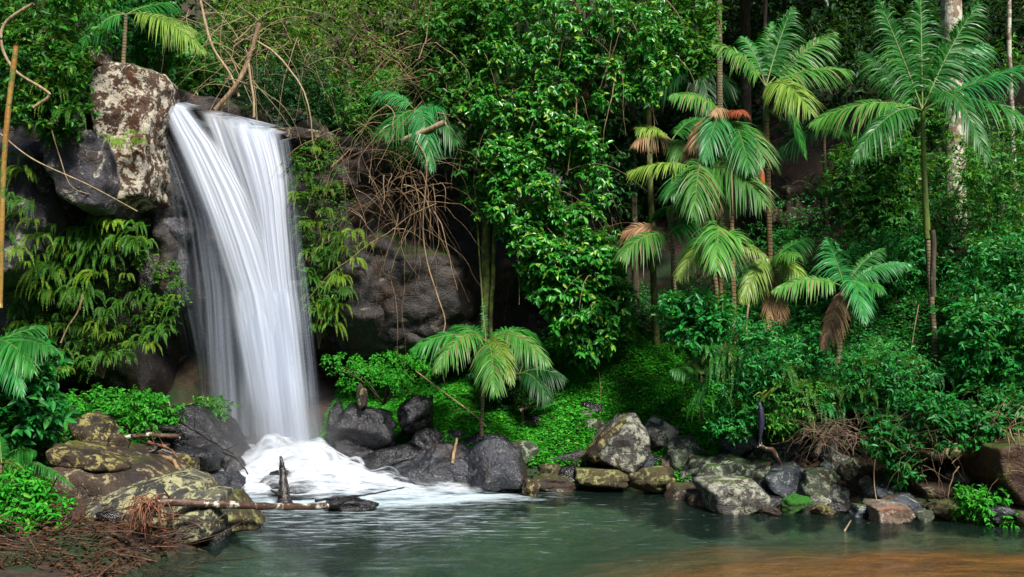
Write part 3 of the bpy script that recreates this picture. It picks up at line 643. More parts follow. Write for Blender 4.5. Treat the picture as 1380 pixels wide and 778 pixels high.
# ---------------------------------------------------------------- palms
def bez(P0, P1, P2, m):
    t = np.linspace(0, 1, m)[:, None]; return (1-t)**2*P0+2*t*(1-t)*P1+t*t*P2
def frond_arrays(rng, P0, P1, P2, ll, n=26, wl=.035, roll=.3, droop=.5, stalk=.15, tip=.35, seg=4, ragged=.08):
    """feather leaf: rachis curve + paired leaflets"""
    C = bez(P0, P1, P2, n+1); T = nrm(np.gradient(C, axis=0)); tt = np.linspace(0, 1, n+1)
    U0 = nrm(np.array([0, 0, 1.])*(1-roll)+np.array([0, -1., .1])*roll)
    U = nrm(U0-(T*U0).sum(1, keepdims=True)*T); S = np.cross(T, U)
    m = tt > stalk; C2, T2, U2, S2, t2 = C[m], T[m], U[m], S[m], (tt[m]-stalk)/(1-stalk)
    # denser leaflets: interpolate
    k = max(int(n*1.0), 8); ti = np.linspace(.0, 1, k); f = lambda A: np.stack([np.interp(ti, t2, A[:, i]) for i in range(3)], 1)
    C2, T2, U2, S2 = f(C2), nrm(f(T2)), nrm(f(U2)), nrm(f(S2))
    prof = np.clip(np.sin(np.pi*(ti*.86+.12))**.7, .2, 1); th = np.radians(72-48*ti)
    V, Fq, nvx = [], [], 0
    for sgn in (-1, 1):
        jj = rng.normal(size=(k, 3))*ragged
        D = nrm(S2*sgn*np.sin(th)[:, None]+T2*np.cos(th)[:, None]+U2*.28+jj)
        L = ll*prof*(1+.12*rng.normal(size=k)); s = np.linspace(0, 1, seg+1)
        Pn = C2[:, None]+D[:, None]*(L[:, None]*s)[..., None]
        Pn[..., 2] -= droop*L[:, None]*s[None]**2*(.8+.4*rng.rand(k, 1))
        wd = wl*np.array([.55, 1, .9, .55, .04, .04][:seg+1])
        Wv = nrm(np.cross(D, U2+rng.normal(size=(k, 3))*.25))
        A = Pn+Wv[:, None]*wd[None, :, None]*.5; B = Pn-Wv[:, None]*wd[None, :, None]*.5
        Vx = np.stack([A, B], 2).reshape(-1, 3)
        b = (np.arange(k)[:, None]*(seg+1)*2+np.arange(seg)[None]*2).ravel()
        V.append(Vx); Fq.append(np.stack([b, b+1, b+3, b+2], 1)+nvx); nvx += len(Vx)
    R = .016*(1-.85*tt)*(ll/.45)**.5
    return (np.concatenate(V), np.concatenate(Fq)), tubes(C, R, 5, False)
PALMN = [0]
def palm(label, crown, base, Y, r, fronds, trunkmat='palm_trunk', shaft=0, name='palm_tree', cat='palm', ll=.42, sheath=None, Yb=None, n=30, wl=.036, group=None, bend=0):
    PALMN[0] += 1; rng = RS(300+PALMN[0])
    c = W(*crown, Y); Yb = Yb or Y; b = W(*base, Yb) if base is not None else None
    root = empty(name, b if b is not None else c, label, cat, group); ro = np.array(root.location)
    if b is not None:
        mid = (b+c)/2+np.array([bend, 0, 0]); C = bez(b-np.array([0, 0, .25]), mid, c, 26)
        rad = r*.78*(1.15-.35*np.linspace(0, 1, 26)); rad[0] *= 1.5; rad[1] *= 1.25
        if shaft:
            ks = int(26*(1-shaft)); V, Fq = tubes(C[:ks+1], rad[:ks+1], 10, False)
            mk('trunk', V-ro, Fq, M[trunkmat], root, True)
            V, Fq = tubes(C[ks:], rad[ks:]*np.linspace(1.35, .8, 26-ks), 10, False); mk('crownshaft', V-ro, Fq, M['shaft'], root, True)
        else:
            V, Fq = tubes(C, rad, 10, False); mk('trunk', V-ro, Fq, M[trunkmat], root, True)
    for fr_ in fronds:
        tx, ty, dy, arch, mat = fr_[:5]; kw = dict(fr_[5]) if len(fr_) > 5 else {}
        tipp = W(tx, ty, Y+dy); ln = np.linalg.norm(tipp-c)
        P1 = (c*.55+tipp*.45)+np.array([0, 0, arch*ln])
        a = dict(ll=ll, n=n, wl=wl, roll=.35, droop=.8); a.update(kw); a['ll'] *= .82; a['ragged'] = .09; a['n'] = int(a['n']*2.1); a['wl'] = a['wl']*.70*(a['ll']/.42)**.5; a['roll'] = min(a['roll']+.1, .9)
        (V, Fq), (V2, F2) = frond_arrays(rng, c, P1, tipp, a.pop('ll'), **a)
        fo_ = mk('frond', V-ro, Fq, M[mat], root)
        mk('midrib', V2-ro, F2, M['rachis' if mat not in ('palm_dry', 'palm_red') else 'twig'], fo_, True)
    if sheath:
        sx, sy, s2x, s2y, wd = sheath
        C = bez(W(sx, sy, Y-.15), W((sx+s2x)/2+4, (sy+s2y)/2, Y-.2), W(s2x, s2y, Y-.15), 10)
        V, Fq = tubes(C, wd*np.sin(np.linspace(.35, np.pi-.1, 10)), 8, False); mk('red_sheath', V-ro, Fq, M['bract_red'], root, True)
    return root

palm('tall slender palm with green crownshaft, its crown in front of the big pale trunk', (1243, 150), (1268, 530), 11.2, .045,
     [(1180, -10, .3, .05, 'palm', dict(ll=.55, roll=.7)), (1240, -30, .4, .1, 'palm', dict(ll=.5, roll=.8, n=34)), (1318, 5, .2, .12, 'palm', dict(ll=.55, roll=.8, n=34)),
      (1392, 88, -.5, .12, 'palm_blue', dict(ll=.45, roll=.35)), (1388, 165, -.7, .35, 'palm', dict(ll=.4)), (1330, 215, -1.0, .7, 'palm', dict(ll=.36, roll=.2)),
      (1095, 165, .2, .25, 'palm_pale', dict(ll=.5, roll=.3, n=34)), (1150, 215, -.4, .35, 'palm', dict(ll=.34)), (1160, 70, .5, .1, 'palm', dict(ll=.36, roll=.6)), (1330, 60, .5, .2, 'palm_blue', dict(ll=.5, roll=.6))],
     shaft=.45, bend=-.08)
palm('highest palm of the clump with bright feathery crown, behind the others', (1032, 118), (1038, 345), 13.2, .05,
     [(962, 60, -.2, .3, 'palm_pale', dict(ll=.45)), (1000, 50, .4, .25, 'palm'), (1068, 10, .3, .12, 'palm', dict(ll=.55, roll=.7)), (1125, 45, .2, .12, 'palm_pale', dict(ll=.5, roll=.6, n=32)), (1145, 95, -.1, .2, 'palm_pale', dict(ll=.45, n=32)),
      (1092, 150, -.9, .35, 'palm_yellow', dict(ll=.5, roll=.55, n=32)), (1040, 30, .8, .1, 'palm', dict(ll=.5, roll=.8)), (1085, 210, -.2, .5, 'palm', dict(ll=.3, roll=.1))], trunkmat='palm_trunk_orange', shaft=.2)
palm('palm with a dry reddish crown and red hanging sheath', (982, 165), (990, 440), 12.6, .045,
     [(905, 130, -.3, .35, 'palm_pale', dict(ll=.4)), (935, 200, -.5, .45, 'palm_dry', dict(ll=.4)), (950, 215, -.8, .5, 'palm_blue', dict(ll=.42, roll=.6)), (1030, 215, -.5, .3, 'palm_pale', dict(ll=.5, roll=.4)), (1010, 230, -.9, .3, 'palm', dict(ll=.45, roll=.6)),
      (1000, 152, -.5, .35, 'palm_red', dict(ll=.28, roll=.3, n=16)), (962, 155, -.5, .5, 'palm_dry', dict(ll=.25, n=14)), (925, 215, -.3, .4, 'palm_dry', dict(ll=.35, n=20))], trunkmat='palm_trunk_orange', sheath=(1024, 222, 1024, 268, .055))
palm('palm at the left edge of the clump with two short stacked fronds', (905, 190), (908, 440), 13.0, .035,
     [(858, 172, -.2, .25, 'palm_yellow', dict(ll=.36, n=18)), (856, 195, -.4, .3, 'palm_dry', dict(ll=.34, n=18)), (945, 160, .1, .3, 'palm'), (925, 230, -.4, .4, 'palm_pale')], ll=.35)
palm('palm with broad silvery green fronds spread at the middle of the clump', (948, 232), (972, 435), 12.2, .04,
     [(848, 232, -.2, .22, 'palm_yellow', dict(ll=.42, roll=.15, n=26)), (935, 290, -1.1, .45, 'palm_pale', dict(ll=.52, roll=.85, n=26)), (1030, 272, -.6, .42, 'palm_pale', dict(ll=.52, roll=.6, n=28)), (905, 262, -.5, .3, 'palm', dict(ll=.45, roll=.4)),
      (975, 275, -.2, .5, 'palm_dry', dict(ll=.4, roll=.3)), (960, 180, .5, .2, 'palm_blue', dict(ll=.45))], trunkmat='palm_trunk_orange')
palm('small palm with one rounded bright green fan at the middle left of the clump', (900, 280), (915, 440), 12.4, .03, [(935, 282, -.6, .2, 'palm_pale', dict(ll=.28, roll=.5, n=20)), (885, 290, .2, .3, 'palm')], ll=.3)
palm('palm with long drooping left fronds, one brown, low in the clump', (900, 318), (930, 440), 12.0, .035,
     [(838, 345, -.4, .3, 'palm_pale', dict(ll=.4, n=28, roll=.3)), (842, 312, .1, .3, 'palm_dry', dict(ll=.4, n=24)), (935, 300, -.1, .3, 'palm')])
palm('low palm with a glossy shell-shaped frond above tan stems', (968, 322), (975, 445), 11.7, .035,
     [(966, 362, -1.0, .55, 'palm_pale', dict(ll=.5, roll=.9, n=30)), (915, 375, -.4, .35, 'palm_yellow', dict(ll=.3, roll=.3)), (1035, 350, -.3, .25, 'palm_yellow', dict(ll=.22, n=20)), (935, 340, -.2, .35, 'palm'), (995, 320, -.2, .3, 'palm_pale')], trunkmat='palm_trunk_orange')
palm('young palm with yellow green fronds and brown skirt at the clump foot', (1042, 350), (1045, 455), 11.8, .04,
     [(1092, 322, -.1, .2, 'palm', dict(ll=.28)), (1080, 372, -.4, .3, 'palm_yellow', dict(ll=.28)), (1000, 405, -.5, .3, 'palm_yellow', dict(ll=.28, roll=.5)), (1075, 345, -.6, .2, 'palm_pale', dict(ll=.26)), (1036, 440, -.2, -.1, 'palm_dry', dict(ll=.2, n=18, droop=1)), (1055, 435, -.2, -.1, 'palm_dry', dict(ll=.2, n=18, droop=1))])
palm('spreading bluish palm with brown hanging dead fronds, in front of the slope', (1138, 388), (1128, 480), 10.9, .05,
     [(1115, 322, .1, .1, 'palm_blue', dict(ll=.4, roll=.8, n=28)), (1042, 392, -.2, .25, 'palm_pale', dict(ll=.28, roll=.4)), (1226, 356, -.1, .25, 'palm_blue', dict(ll=.2, roll=.5)), (1190, 335, .2, .2, 'palm', dict(ll=.25)), (1165, 432, -1.1, .4, 'palm_blue', dict(ll=.3, roll=.9)),
      (1108, 470, -.5, .1, 'palm_dry', dict(ll=.2, droop=1)), (1118, 450, -.3, .1, 'palm_dry', dict(ll=.22, droop=1)), (1190, 392, -.5, .3, 'palm', dict(ll=.22))])
palm('small bright palm standing alone on the bank below the vine tree', (655, 462), (648, 572), 11.9, .03,
     [(556, 470, -.3, .28, 'palm', dict(ll=.36, n=30)), (588, 497, -.8, .45, 'palm_pale', dict(ll=.34, n=28)), (738, 490, -.6, .42, 'palm_pale', dict(ll=.36, n=30)), (668, 528, -1.0, .35, 'palm_pale', dict(ll=.4, roll=.8, n=30)), (690, 515, -.9, .4, 'palm_yellow', dict(ll=.3, roll=.6)),
      (720, 450, .5, .25, 'palm'), (610, 440, .5, .2, 'palm'), (650, 400, .3, .0, 'palm', dict(ll=.12, n=12))])
palm('cliff palm with bluish fronds hanging in the dead vine tangle', (560, 150), (575, 215), 12.9, .03,
     [(505, 125, .1, .3, 'palm_blue', dict(ll=.3)), (600, 145, -.2, .25, 'palm_blue', dict(ll=.36, roll=.5)), (582, 228, -.6, .5, 'palm_blue', dict(ll=.34, roll=.7, n=28)), (615, 190, -.3, .4, 'palm'), (520, 180, -.3, .3, 'palm')])
palm('dark young palm in the shade right of the small bright palm', (700, 505), (705, 545), 12.4, .02,
     [(760, 510, -.2, .3, 'leaf_shade'), (740, 540, -.4, .4, 'leaf_shade'), (660, 520, .2, .4, 'leaf_shade'), (715, 470, .2, .1, 'leaf_shade')], ll=.28)
palm('young palm with stiff upright fronds among the bank shrubs', (945, 505), (945, 540), 11.3, .02,
     [(925, 470, .1, .1, 'palm_pale', dict(ll=.2)), (955, 462, .2, .05, 'palm', dict(ll=.22)), (1000, 515, -.4, .2, 'palm', dict(ll=.2)), (985, 480, 0, .15, 'palm'), (905, 500, -.2, .3, 'palm')], ll=.22)
palm('feathery small palm half buried in the right slope greenery', (1165, 500), (1165, 540), 10.9, .02,
     [(1120, 470, .1, .2, 'leaf_teal'), (1205, 460, 0, .1, 'palm'), (1215, 510, -.3, .3, 'palm'), (1130, 520, -.3, .3, 'leaf_teal'), (1185, 455, .2, 0, 'palm')], ll=.25)
palm('drooping palm crown entering the picture at the left edge', (-20, 470), (-30, 600), 9.3, .04,
     [(72, 470, -.3, .2, 'palm', dict(ll=.3, n=30, droop=.8)), (60, 440, .2, .12, 'palm', dict(ll=.3)), (45, 500, -.4, .4, 'palm', dict(ll=.3, droop=.8)), (30, 530, -.5, .4, 'palm_blue', dict(ll=.25))])
palm('bright fan-like young palm at the lower left edge', (2, 625), (-5, 690), 8.4, .02,
     [(48, 608, -.2, .2, 'palm', dict(ll=.18, n=30, roll=.8)), (40, 650, -.4, .2, 'palm_pale', dict(ll=.15, roll=.7)), (0, 590, .1, .1, 'palm', dict(ll=.2, roll=.9)), (98, 655, -.4, .2, 'palm', dict(ll=.1, n=26))], ll=.2)
palm('yellow green palm crown above the outcrop at the top left', (170, 20), (165, 90), 12.9, .04,
     [(275, 70, -.3, .25, 'palm_yellow', dict(ll=.4, n=32, wl=.022)), (262, 42, .2, .2, 'palm_yellow', dict(ll=.38, wl=.022)), (110, 60, -.3, .3, 'palm'), (235, 5, .3, .15, 'palm', dict(ll=.4)), (60, 30, .1, .2, 'palm', dict(ll=.35))])
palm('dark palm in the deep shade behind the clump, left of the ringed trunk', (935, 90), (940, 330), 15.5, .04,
     [(880, 130, 0, .3, 'leaf_shade'), (990, 120, 0, .3, 'leaf_shade'), (920, 60, 0, .2, 'leaf_shade'), (960, 160, -.4, .4, 'leaf_shade')], ll=.5)
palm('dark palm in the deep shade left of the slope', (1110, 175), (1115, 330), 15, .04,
     [(1050, 205, 0, .3, 'leaf_shade'), (1170, 200, 0, .3, 'leaf_mid'), (1090, 130, 0, .2, 'leaf_shade'), (1140, 120, -.4, .2, 'leaf_shade')], ll=.45)

# ---------------------------------------------------------------- trees and shrubs
def plant(name, label, cat, base, parts_fol, trunk=None, group=None):
    """parts_fol [(V,F,mat)], trunk (C,R,mat)"""
    root = empty(name, base, label, cat, group); ro = np.array(root.location)
    if trunk:
        for k, (V, Fq, mt) in enumerate(trunk): mk('trunk' if k == 0 else 'branch', V-ro, Fq, M[mt], root, True)
    for V, Fq, mt in parts_fol: mk('crown' if trunk else 'foliage', V-ro, Fq, M[mt], root)
    return root
def trunk_tube(pts, r0, r1, m=30, k=12, wob=.03, seed=0):
    p = np.array([W(*q) for q in pts]); t = np.linspace(0, 1, len(p)); tt = np.linspace(0, 1, m)
    C = np.stack([np.interp(tt, t, p[:, i]) for i in range(3)], 1); C[:, :2] += fbm(np.stack([tt*4, tt*0+seed, tt*0], 1), 2)[:, None]*wob
    V, Fq = tubes(C, np.linspace(r0, r1, m)*(1+.12*noise3(np.stack([tt*9, tt*0+seed, tt*0], 1))), k, False)
    return V, Fq

def foliage_poly(seed, poly, Y, dep, n, r, tw, k, L, asp=.45, down=.35, front=.5):
    rng = RS(seed); C = poly_pts(rng, poly, n, Y, dep); return clumps(rng, C, r*(.6+.8*rng.rand(n)), tw, k, L, asp, down, front=front)

def tangle(seed, poly, Y, dep, n, ln, r, grav=.8, dirs=None, m=12, curl=.5):
    rng = RS(seed); P0 = poly_pts(rng, poly, n, Y, dep)
    d = nrm(rng.normal(size=(n, 3))*np.array([1, .35, .8])+(np.array(dirs) if dirs is not None else 0))
    L = ln*(.4+.9*rng.rand(n)); C = np.zeros((n, m, 3)); C[:, 0] = P0
    for i in range(1, m):
        d = nrm(d+np.array([0, 0, -grav/m])+rng.normal(size=(n, 3))*curl/ m**.5*.6)
        C[:, i] = C[:, i-1]+d*(L/m)[:, None]
    R = r*(.4+1.5*rng.rand(n)**3)[:, None]*np.linspace(1, .25, m)[None]
    return tubes(C, R, 5, False)
# the big vine-draped tree in the middle
vine_poly = [(640, -10), (900, -10), (915, 60), (880, 130), (868, 160), (822, 170), (815, 250), (832, 330), (845, 400), (838, 440), (800, 480), (772, 462), (745, 400), (705, 385), (700, 320), (655, 290), (640, 240), (652, 210), (635, 150), (650, 90)]
tr1 = trunk_tube([(650, 545, 13.2), (655, 430, 13.1), (655, 250, 13.1), (668, 100, 13), (690, -60, 13.2)], .085, .05, seed=1)
tr2 = trunk_tube([(662, 545, 13.1), (662, 400, 13.0), (668, 300, 13.0), (700, 120, 13.1)], .035, .025, seed=2)
tr3 = trunk_tube([(780, 470, 13.2), (775, 300, 13.2), (790, 120, 13.2), (800, -60, 13.2)], .09, .08, seed=3)
a1 = foliage_poly(11, vine_poly, 12.95, .4, 320, .17, 17, 6, .088, .48, .5, .8)
a2 = foliage_poly(12, [(700, 330), (812, 330), (845, 400), (838, 445), (795, 483), (765, 455), (730, 392)], 12.6, .2, 75, .16, 16, 6, .10, .46, .6, .9)
a3 = foliage_poly(13, [(655, 200), (720, 190), (760, 300), (805, 330), (780, 380), (705, 370), (700, 310), (660, 280)], 12.55, .2, 70, .15, 15, 6, .092, .46, .5, .9)
tg = tangle(55, vine_poly, 12.75, .25, 90, 1.4, .008, 2.2, [0, 0, -.5])
plant('vine_covered_tree', 'large tree draped top to bottom in glossy green climbing vines, centre of the bank', 'tree', W(650, 560, 12.9),
      [(*merge([a1, a2, a3]), 'leaf_gloss')], [(*tr1, 'bark_green'), (*tr2, 'bark_green'), (*tr3, 'bark'), (*tg, 'twig')])
a = foliage_poly(14, [(575, -10), (655, -10), (660, 90), (640, 160), (655, 260), (645, 330), (628, 260), (600, 160), (570, 90)], 13.2, .4, 120, .19, 14, 6, .08, .5, .4, .5)
plant('vine_curtain', 'darker curtain of vine leaves hanging left of the draped tree', 'vine', W(600, 0, 13.0), [(*a, 'leaf_mid')])
a = foliage_poly(15, [(815, 150), (870, 150), (850, 230), (845, 300), (820, 330)], 13.2, .3, 40, .15, 14, 6, .08, .46, .5, .5)
plant('vine_curtain', 'thin vine curtain in shade between the draped tree and the palms', 'vine', W(840, 150, 13.2), [(*a, 'leaf_shade')])

SH = [ # poly, Y, dep, n, r, tw, k, L, mat, name, label, cat
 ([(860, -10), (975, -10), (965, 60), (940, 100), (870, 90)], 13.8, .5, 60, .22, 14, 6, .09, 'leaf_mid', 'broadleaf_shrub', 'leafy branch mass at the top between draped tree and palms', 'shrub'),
 ([(1075, 20), (1190, 40), (1215, 110), (1150, 150), (1120, 90), (1090, 80)], 14.5, .6, 34, .25, 12, 6, .09, 'leaf_shade', 'broadleaf_shrub', 'dim shrub crown behind the highest palm', 'shrub'),
 ([(1120, 215), (1215, 190), (1240, 260), (1225, 300), (1150, 305), (1118, 260)], 13.0, .5, 80, .2, 14, 6, .085, 'leaf_mid', 'broadleaf_shrub', 'rounded leafy bush left of the tall slender palm trunk', 'shrub'),
 ([(1185, 90), (1235, 60), (1258, 100), (1258, 200), (1240, 240), (1190, 170)], 13.9, .4, 60, .2, 14, 6, .075, 'leaf_mid', 'climbing_vine', 'vine mass climbing the lower side of the big pale trunk', 'vine'),
 ([(1285, 190), (1345, 170), (1395, 190), (1395, 320), (1290, 330)], 12.4, .5, 60, .2, 14, 6, .065, 'leaf_mid', 'broadleaf_shrub', 'light shrub thicket right of the big pale trunk', 'shrub'),
 ([(1300, 90), (1330, 60), (1395, 60), (1395, 190), (1330, 170)], 14.2, .5, 16, .22, 12, 6, .07, 'leaf_mid', 'broadleaf_shrub', 'sparse shrub against the dark gap in the upper right corner', 'shrub'),
 ([(1130, 310), (1235, 290), (1250, 360), (1180, 380), (1130, 350)], 12.6, .5, 60, .2, 14, 6, .06, 'leaf_teal', 'low_shrub', 'low deep green shrub on the slope behind the spreading bluish palm', 'shrub'),
 ([(1290, 330), (1395, 315), (1395, 420), (1290, 420)], 11.4, .5, 90, .2, 14, 6, .06, 'leaf_teal', 'low_shrub', 'bluish green thicket at mid height on the right edge', 'shrub'),
 ([(1280, 420), (1395, 410), (1395, 520), (1290, 520)], 10.6, .5, 80, .18, 12, 6, .085, 'leaf_teal', 'broadleaf_shrub', 'large-leaved bluish shrub on the lower right slope', 'shrub'),
 ([(895, 410), (950, 400), (985, 425), (965, 460), (915, 462)], 11.3, .3, 40, .15, 14, 6, .08, 'leaf_teal', 'broadleaf_shrub', 'pale bluish shrub at the foot of the palm clump', 'shrub'),
 ([(985, 440), (1100, 450), (1110, 500), (1060, 530), (990, 520)], 10.9, .4, 70, .18, 14, 6, .055, 'leaf_teal', 'low_shrub', 'fine-leaved mound of green below the yellow green young palm', 'shrub'),
 ([(1100, 480), (1230, 470), (1240, 540), (1120, 545)], 10.6, .4, 70, .18, 14, 6, .05, 'leaf_teal', 'low_shrub', 'fine-leaved green mound left of the tall palm base', 'shrub'),
 ([(960, 520), (1025, 510), (1020, 575), (990, 592), (962, 580)], 10.9, .25, 42, .15, 14, 6, .045, 'leaf_teal', 'low_shrub', 'low shrub spilling over the boulder heap left of the purple bract', 'shrub'),
 ([(1045, 520), (1110, 520), (1110, 565), (1045, 580)], 10.6, .3, 40, .14, 14, 6, .05, 'leaf_mid', 'low_shrub', 'small shrub right of the purple bract', 'shrub'),
 ([(1175, 570), (1230, 560), (1235, 640), (1215, 650), (1185, 620)], 9.9, .2, 34, .12, 12, 6, .065, 'leaf_teal', 'trailing_creeper', 'ivy-like creeper trailing down in front of the hollow', 'creeper'),
 ([(1225, 540), (1395, 530), (1395, 600), (1240, 605)], 9.9, .3, 90, .15, 11, 6, .07, 'leaf_teal', 'trailing_creeper', 'leafy creeper covering the top of the right ledge', 'creeper'),
 ([(1285, 660), (1370, 655), (1360, 700), (1290, 705)], 9.4, .15, 18, .09, 14, 6, .05, 'cover', 'grass_tuft', 'bright tufts of leaves on the mossy low stone at the water', 'plant'),
 ([(-20, 480), (60, 480), (75, 560), (40, 600), (-20, 600)], 9.6, .4, 60, .16, 12, 6, .10, 'leaf_teal', 'broadleaf_shrub', 'dark large-leaved shrub on the left edge under the palm crown', 'shrub'),
 ([(-20, 640), (60, 650), (88, 690), (50, 722), (-20, 725)], 8.0, .25, 60, .12, 12, 5, .065, 'cover', 'broadleaf_plant', 'bright leafy plant above the stick pile in the lower left corner', 'plant'),
 ([(50, 552), (95, 530), (190, 532), (240, 552), (225, 575), (120, 570), (60, 575)], 10.9, .4, 70, .12, 14, 6, .06, 'cover', 'broadleaf_plant', 'bright green leafy patch above the left boulders', 'plant'),
 ([(240, 545), (300, 540), (315, 560), (270, 575)], 12.2, .3, 24, .12, 12, 6, .055, 'leaf_mid', 'broadleaf_plant', 'dim leafy patch behind the largest wet slab', 'plant'),
 ([(0, -10), (130, -10), (130, 50), (100, 90), (95, 150), (50, 160), (0, 150)], 11.7, .5, 90, .2, 13, 6, .085, 'leaf_mid', 'broadleaf_shrub', 'overhanging leaf mass in the top left corner', 'shrub'),
 ([(60, 90), (112, 85), (112, 170), (118, 195), (85, 190), (50, 180)], 11.7, .2, 26, .13, 10, 6, .10, 'leaf_mid', 'hanging_creeper', 'long-leaved creeper hanging over the left side of the outcrop', 'creeper'),
 ([(120, -10), (235, -10), (240, 80), (215, 100), (200, 70), (140, 60)], 13.6, .4, 60, .2, 13, 6, .085, 'leaf_teal', 'broadleaf_shrub', 'bluish leafy shrub behind the top of the outcrop', 'shrub'),
 ([(205, 60), (290, 30), (300, 130), (250, 140), (215, 115)], 14.2, .5, 60, .2, 13, 6, .07, 'leaf_mid', 'broadleaf_shrub', 'green shrub just behind the left corner of the fall', 'shrub'),
 ([(280, -10), (420, -10), (420, 80), (300, 70)], 15.5, .6, 90, .25, 12, 6, .07, 'leaf_olive_sunlit', 'broadleaf_shrub', 'olive shrub thicket laced with bare twigs above the fall', 'shrub'),
 ([(400, -10), (600, -10), (590, 90), (520, 120), (410, 100)], 15.0, .6, 120, .25, 12, 6, .065, 'leaf_olive_sunlit', 'broadleaf_shrub', 'olive green thicket with brown twigs right of the fall top', 'shrub'),
 ([(340, 90), (440, 80), (470, 165), (380, 170), (335, 150)], 14.0, .4, 80, .2, 14, 6, .05, 'leaf_shade', 'low_shrub', 'dark fine-leaved bush at the right end of the fall lip', 'shrub'),
 ([(430, 110), (560, 100), (600, 180), (560, 220), (470, 190)], 13.8, .4, 80, .2, 13, 6, .06, 'leaf_mid', 'broadleaf_shrub', 'green shrub behind the dead vine tangle', 'shrub'),
 ([(240, 90), (345, 85), (350, 135), (250, 135)], 14.8, .4, 60, .2, 13, 6, .05, 'leaf_shade', 'low_shrub', 'dark low bush along the feeder stream', 'shrub'),
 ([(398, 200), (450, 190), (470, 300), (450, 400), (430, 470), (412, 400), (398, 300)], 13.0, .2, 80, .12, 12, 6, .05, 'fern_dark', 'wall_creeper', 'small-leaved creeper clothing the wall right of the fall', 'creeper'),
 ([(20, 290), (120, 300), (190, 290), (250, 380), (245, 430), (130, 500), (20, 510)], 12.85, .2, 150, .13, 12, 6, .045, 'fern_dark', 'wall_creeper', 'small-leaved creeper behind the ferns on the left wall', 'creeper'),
 ([(440, 485), (530, 475), (600, 490), (570, 545), (510, 520), (450, 520)], 12.4, .5, 80, .09, 14, 6, .036, 'cover', 'broadleaf_plant', 'bright leafy plants under the brown overhang beside the fall', 'plant'),
 ([(640, 480), (760, 500), (760, 540), (690, 560), (640, 545)], 12.9, .3, 40, .12, 12, 6, .06, 'leaf_shade', 'low_shrub', 'shaded low shrub around the base of the draped tree', 'shrub'),
]
for i, (poly, Y, dep, n, r, tw, k, L, mt, nm, lb, ct) in enumerate(SH):
    V, Fq = foliage_poly(700+i, poly, Y, dep, n, r, tw, k, L)
    a = np.array(poly); rng = RS(i); c = W(a[:, 0].mean(), a[:, 1].max(), Y+dep)
    C0 = poly_pts(rng, poly, 10, Y, dep*.6); m_ = 9; tt = np.linspace(0, 1, m_)[None, :, None]
    C = c*(1-tt)+C0[:, None]*tt; C = C+np.array([0, 0, 1])*np.sin(tt*np.pi)*.1
    st = tubes(C, np.full((10, m_), .014)*np.linspace(1, .3, m_), 5, False)
    root = empty(nm, c, lb, ct); ro = np.array(root.location)
    mk('foliage', V-ro, Fq, M[mt], root); mk('stem', st[0]-ro, st[1], M['bark'], root, True)

# big pale trunk and dim trees behind
def tree(label, trunkpts, r0, r1, mat, crown=None, name='rainforest_tree', cmat='leaf_shade', seed=0, group=None, L=.1):
    tr = trunk_tube(trunkpts, r0, r1, seed=seed)
    fol = []
    if crown is not None:
        rng = RS(seed+900); cx, cy, cz, rx, ry, rz, n = crown
        d = nrm(rng.normal(size=(n, 3)))*(.45+.55*rng.rand(n, 1)); C = np.array([cx, cy, cz])+d*np.array([rx, ry, rz])
        fol = [(*clumps(rng, C, .38*(.6+.8*rng.rand(n)), 14, 5, L*1.5, .5), cmat)]
    root = empty(name, W(*trunkpts[0]), label, 'tree', group); ro = np.array(root.location)
    mk('trunk', tr[0]-ro, tr[1], M[mat], root, True)
    for V, Fq, m_ in fol: mk('crown', V-ro, Fq, M[m_], root)  # canopy above the frame, added to darken the forest depth
    return root
tree('thick pale lichened trunk wrapped in vines behind the tall slender palm', [(1288, 335, 13.6), (1285, 200, 13.6), (1283, 60, 13.6), (1278, -120, 13.6)], .17, .14, 'bark_pale', (7.0, 14.5, 10.3, 3.0, 2.4, 1.6, 150), seed=1)
tree('thin ringed grey trunk rising out of the palm clump', [(972, 420, 14.5), (970, 150, 14.5), (968, -80, 14.5)], .055, .05, 'palm_trunk', (3.4, 15.3, 10.2, 2.6, 2.2, 1.4, 130), seed=2)
tree('slim pinkish stem right of the palm clump in deep shade', [(1032, 330, 15.5), (1030, 100, 15.5), (1033, -90, 15.5)], .04, .035, 'bark', (5, 17, 11, 2.4, 2.2, 1.4, 110), seed=3)
tree('slender trunk at the upper right with a vine scar', [(1368, 260, 13.5), (1362, 120, 13.5), (1358, -90, 13.5)], .035, .03, 'bark_pale', (10, 15, 10, 2.6, 2.4, 1.6, 110), seed=4)
tree('broad dark trunk behind the top of the draped tree', [(938, 260, 16), (932, 60, 16), (930, -140, 16)], .14, .13, 'bark', (1.2, 16.2, 11, 2.8, 2.2, 1.6, 140), seed=5)
tree('dark trunk in shade at the top behind the highest palm', [(1008, 280, 17), (1005, 60, 17), (1000, -140, 17)], .10, .1, 'bark', (7.5, 19, 12.5, 3, 2.4, 1.6, 120), seed=6)
tree('dark mossy trunk standing in the shade left of the palm clump', [(885, 500, 13.6), (878, 300, 13.8), (870, 60, 13.8)], .055, .045, 'bark_green', None, seed=7)
tree('shadowy trunk deep behind the clump foot', [(857, 480, 14.6), (855, 300, 14.6), (850, 60, 14.6)], .06, .05, 'bark', (.0, 15, 9.6, 2.4, 1.8, 1.2, 110), seed=8)
tree('tree on the cliff top with its crown beyond the fall', [(470, 140, 17), (475, 0, 17), (478, -120, 17)], .08, .07, 'bark', (-3, 18, 10.5, 3.2, 2.4, 1.8, 160), seed=9, cmat='leaf_mid')
tree('tree on the cliff top behind the outcrop', [(60, 120, 16), (55, -20, 16), (50, -140, 16)], .09, .07, 'bark', (-8.5, 16.5, 10.0, 3.2, 2.4, 1.8, 160), seed=10, cmat='leaf_mid')
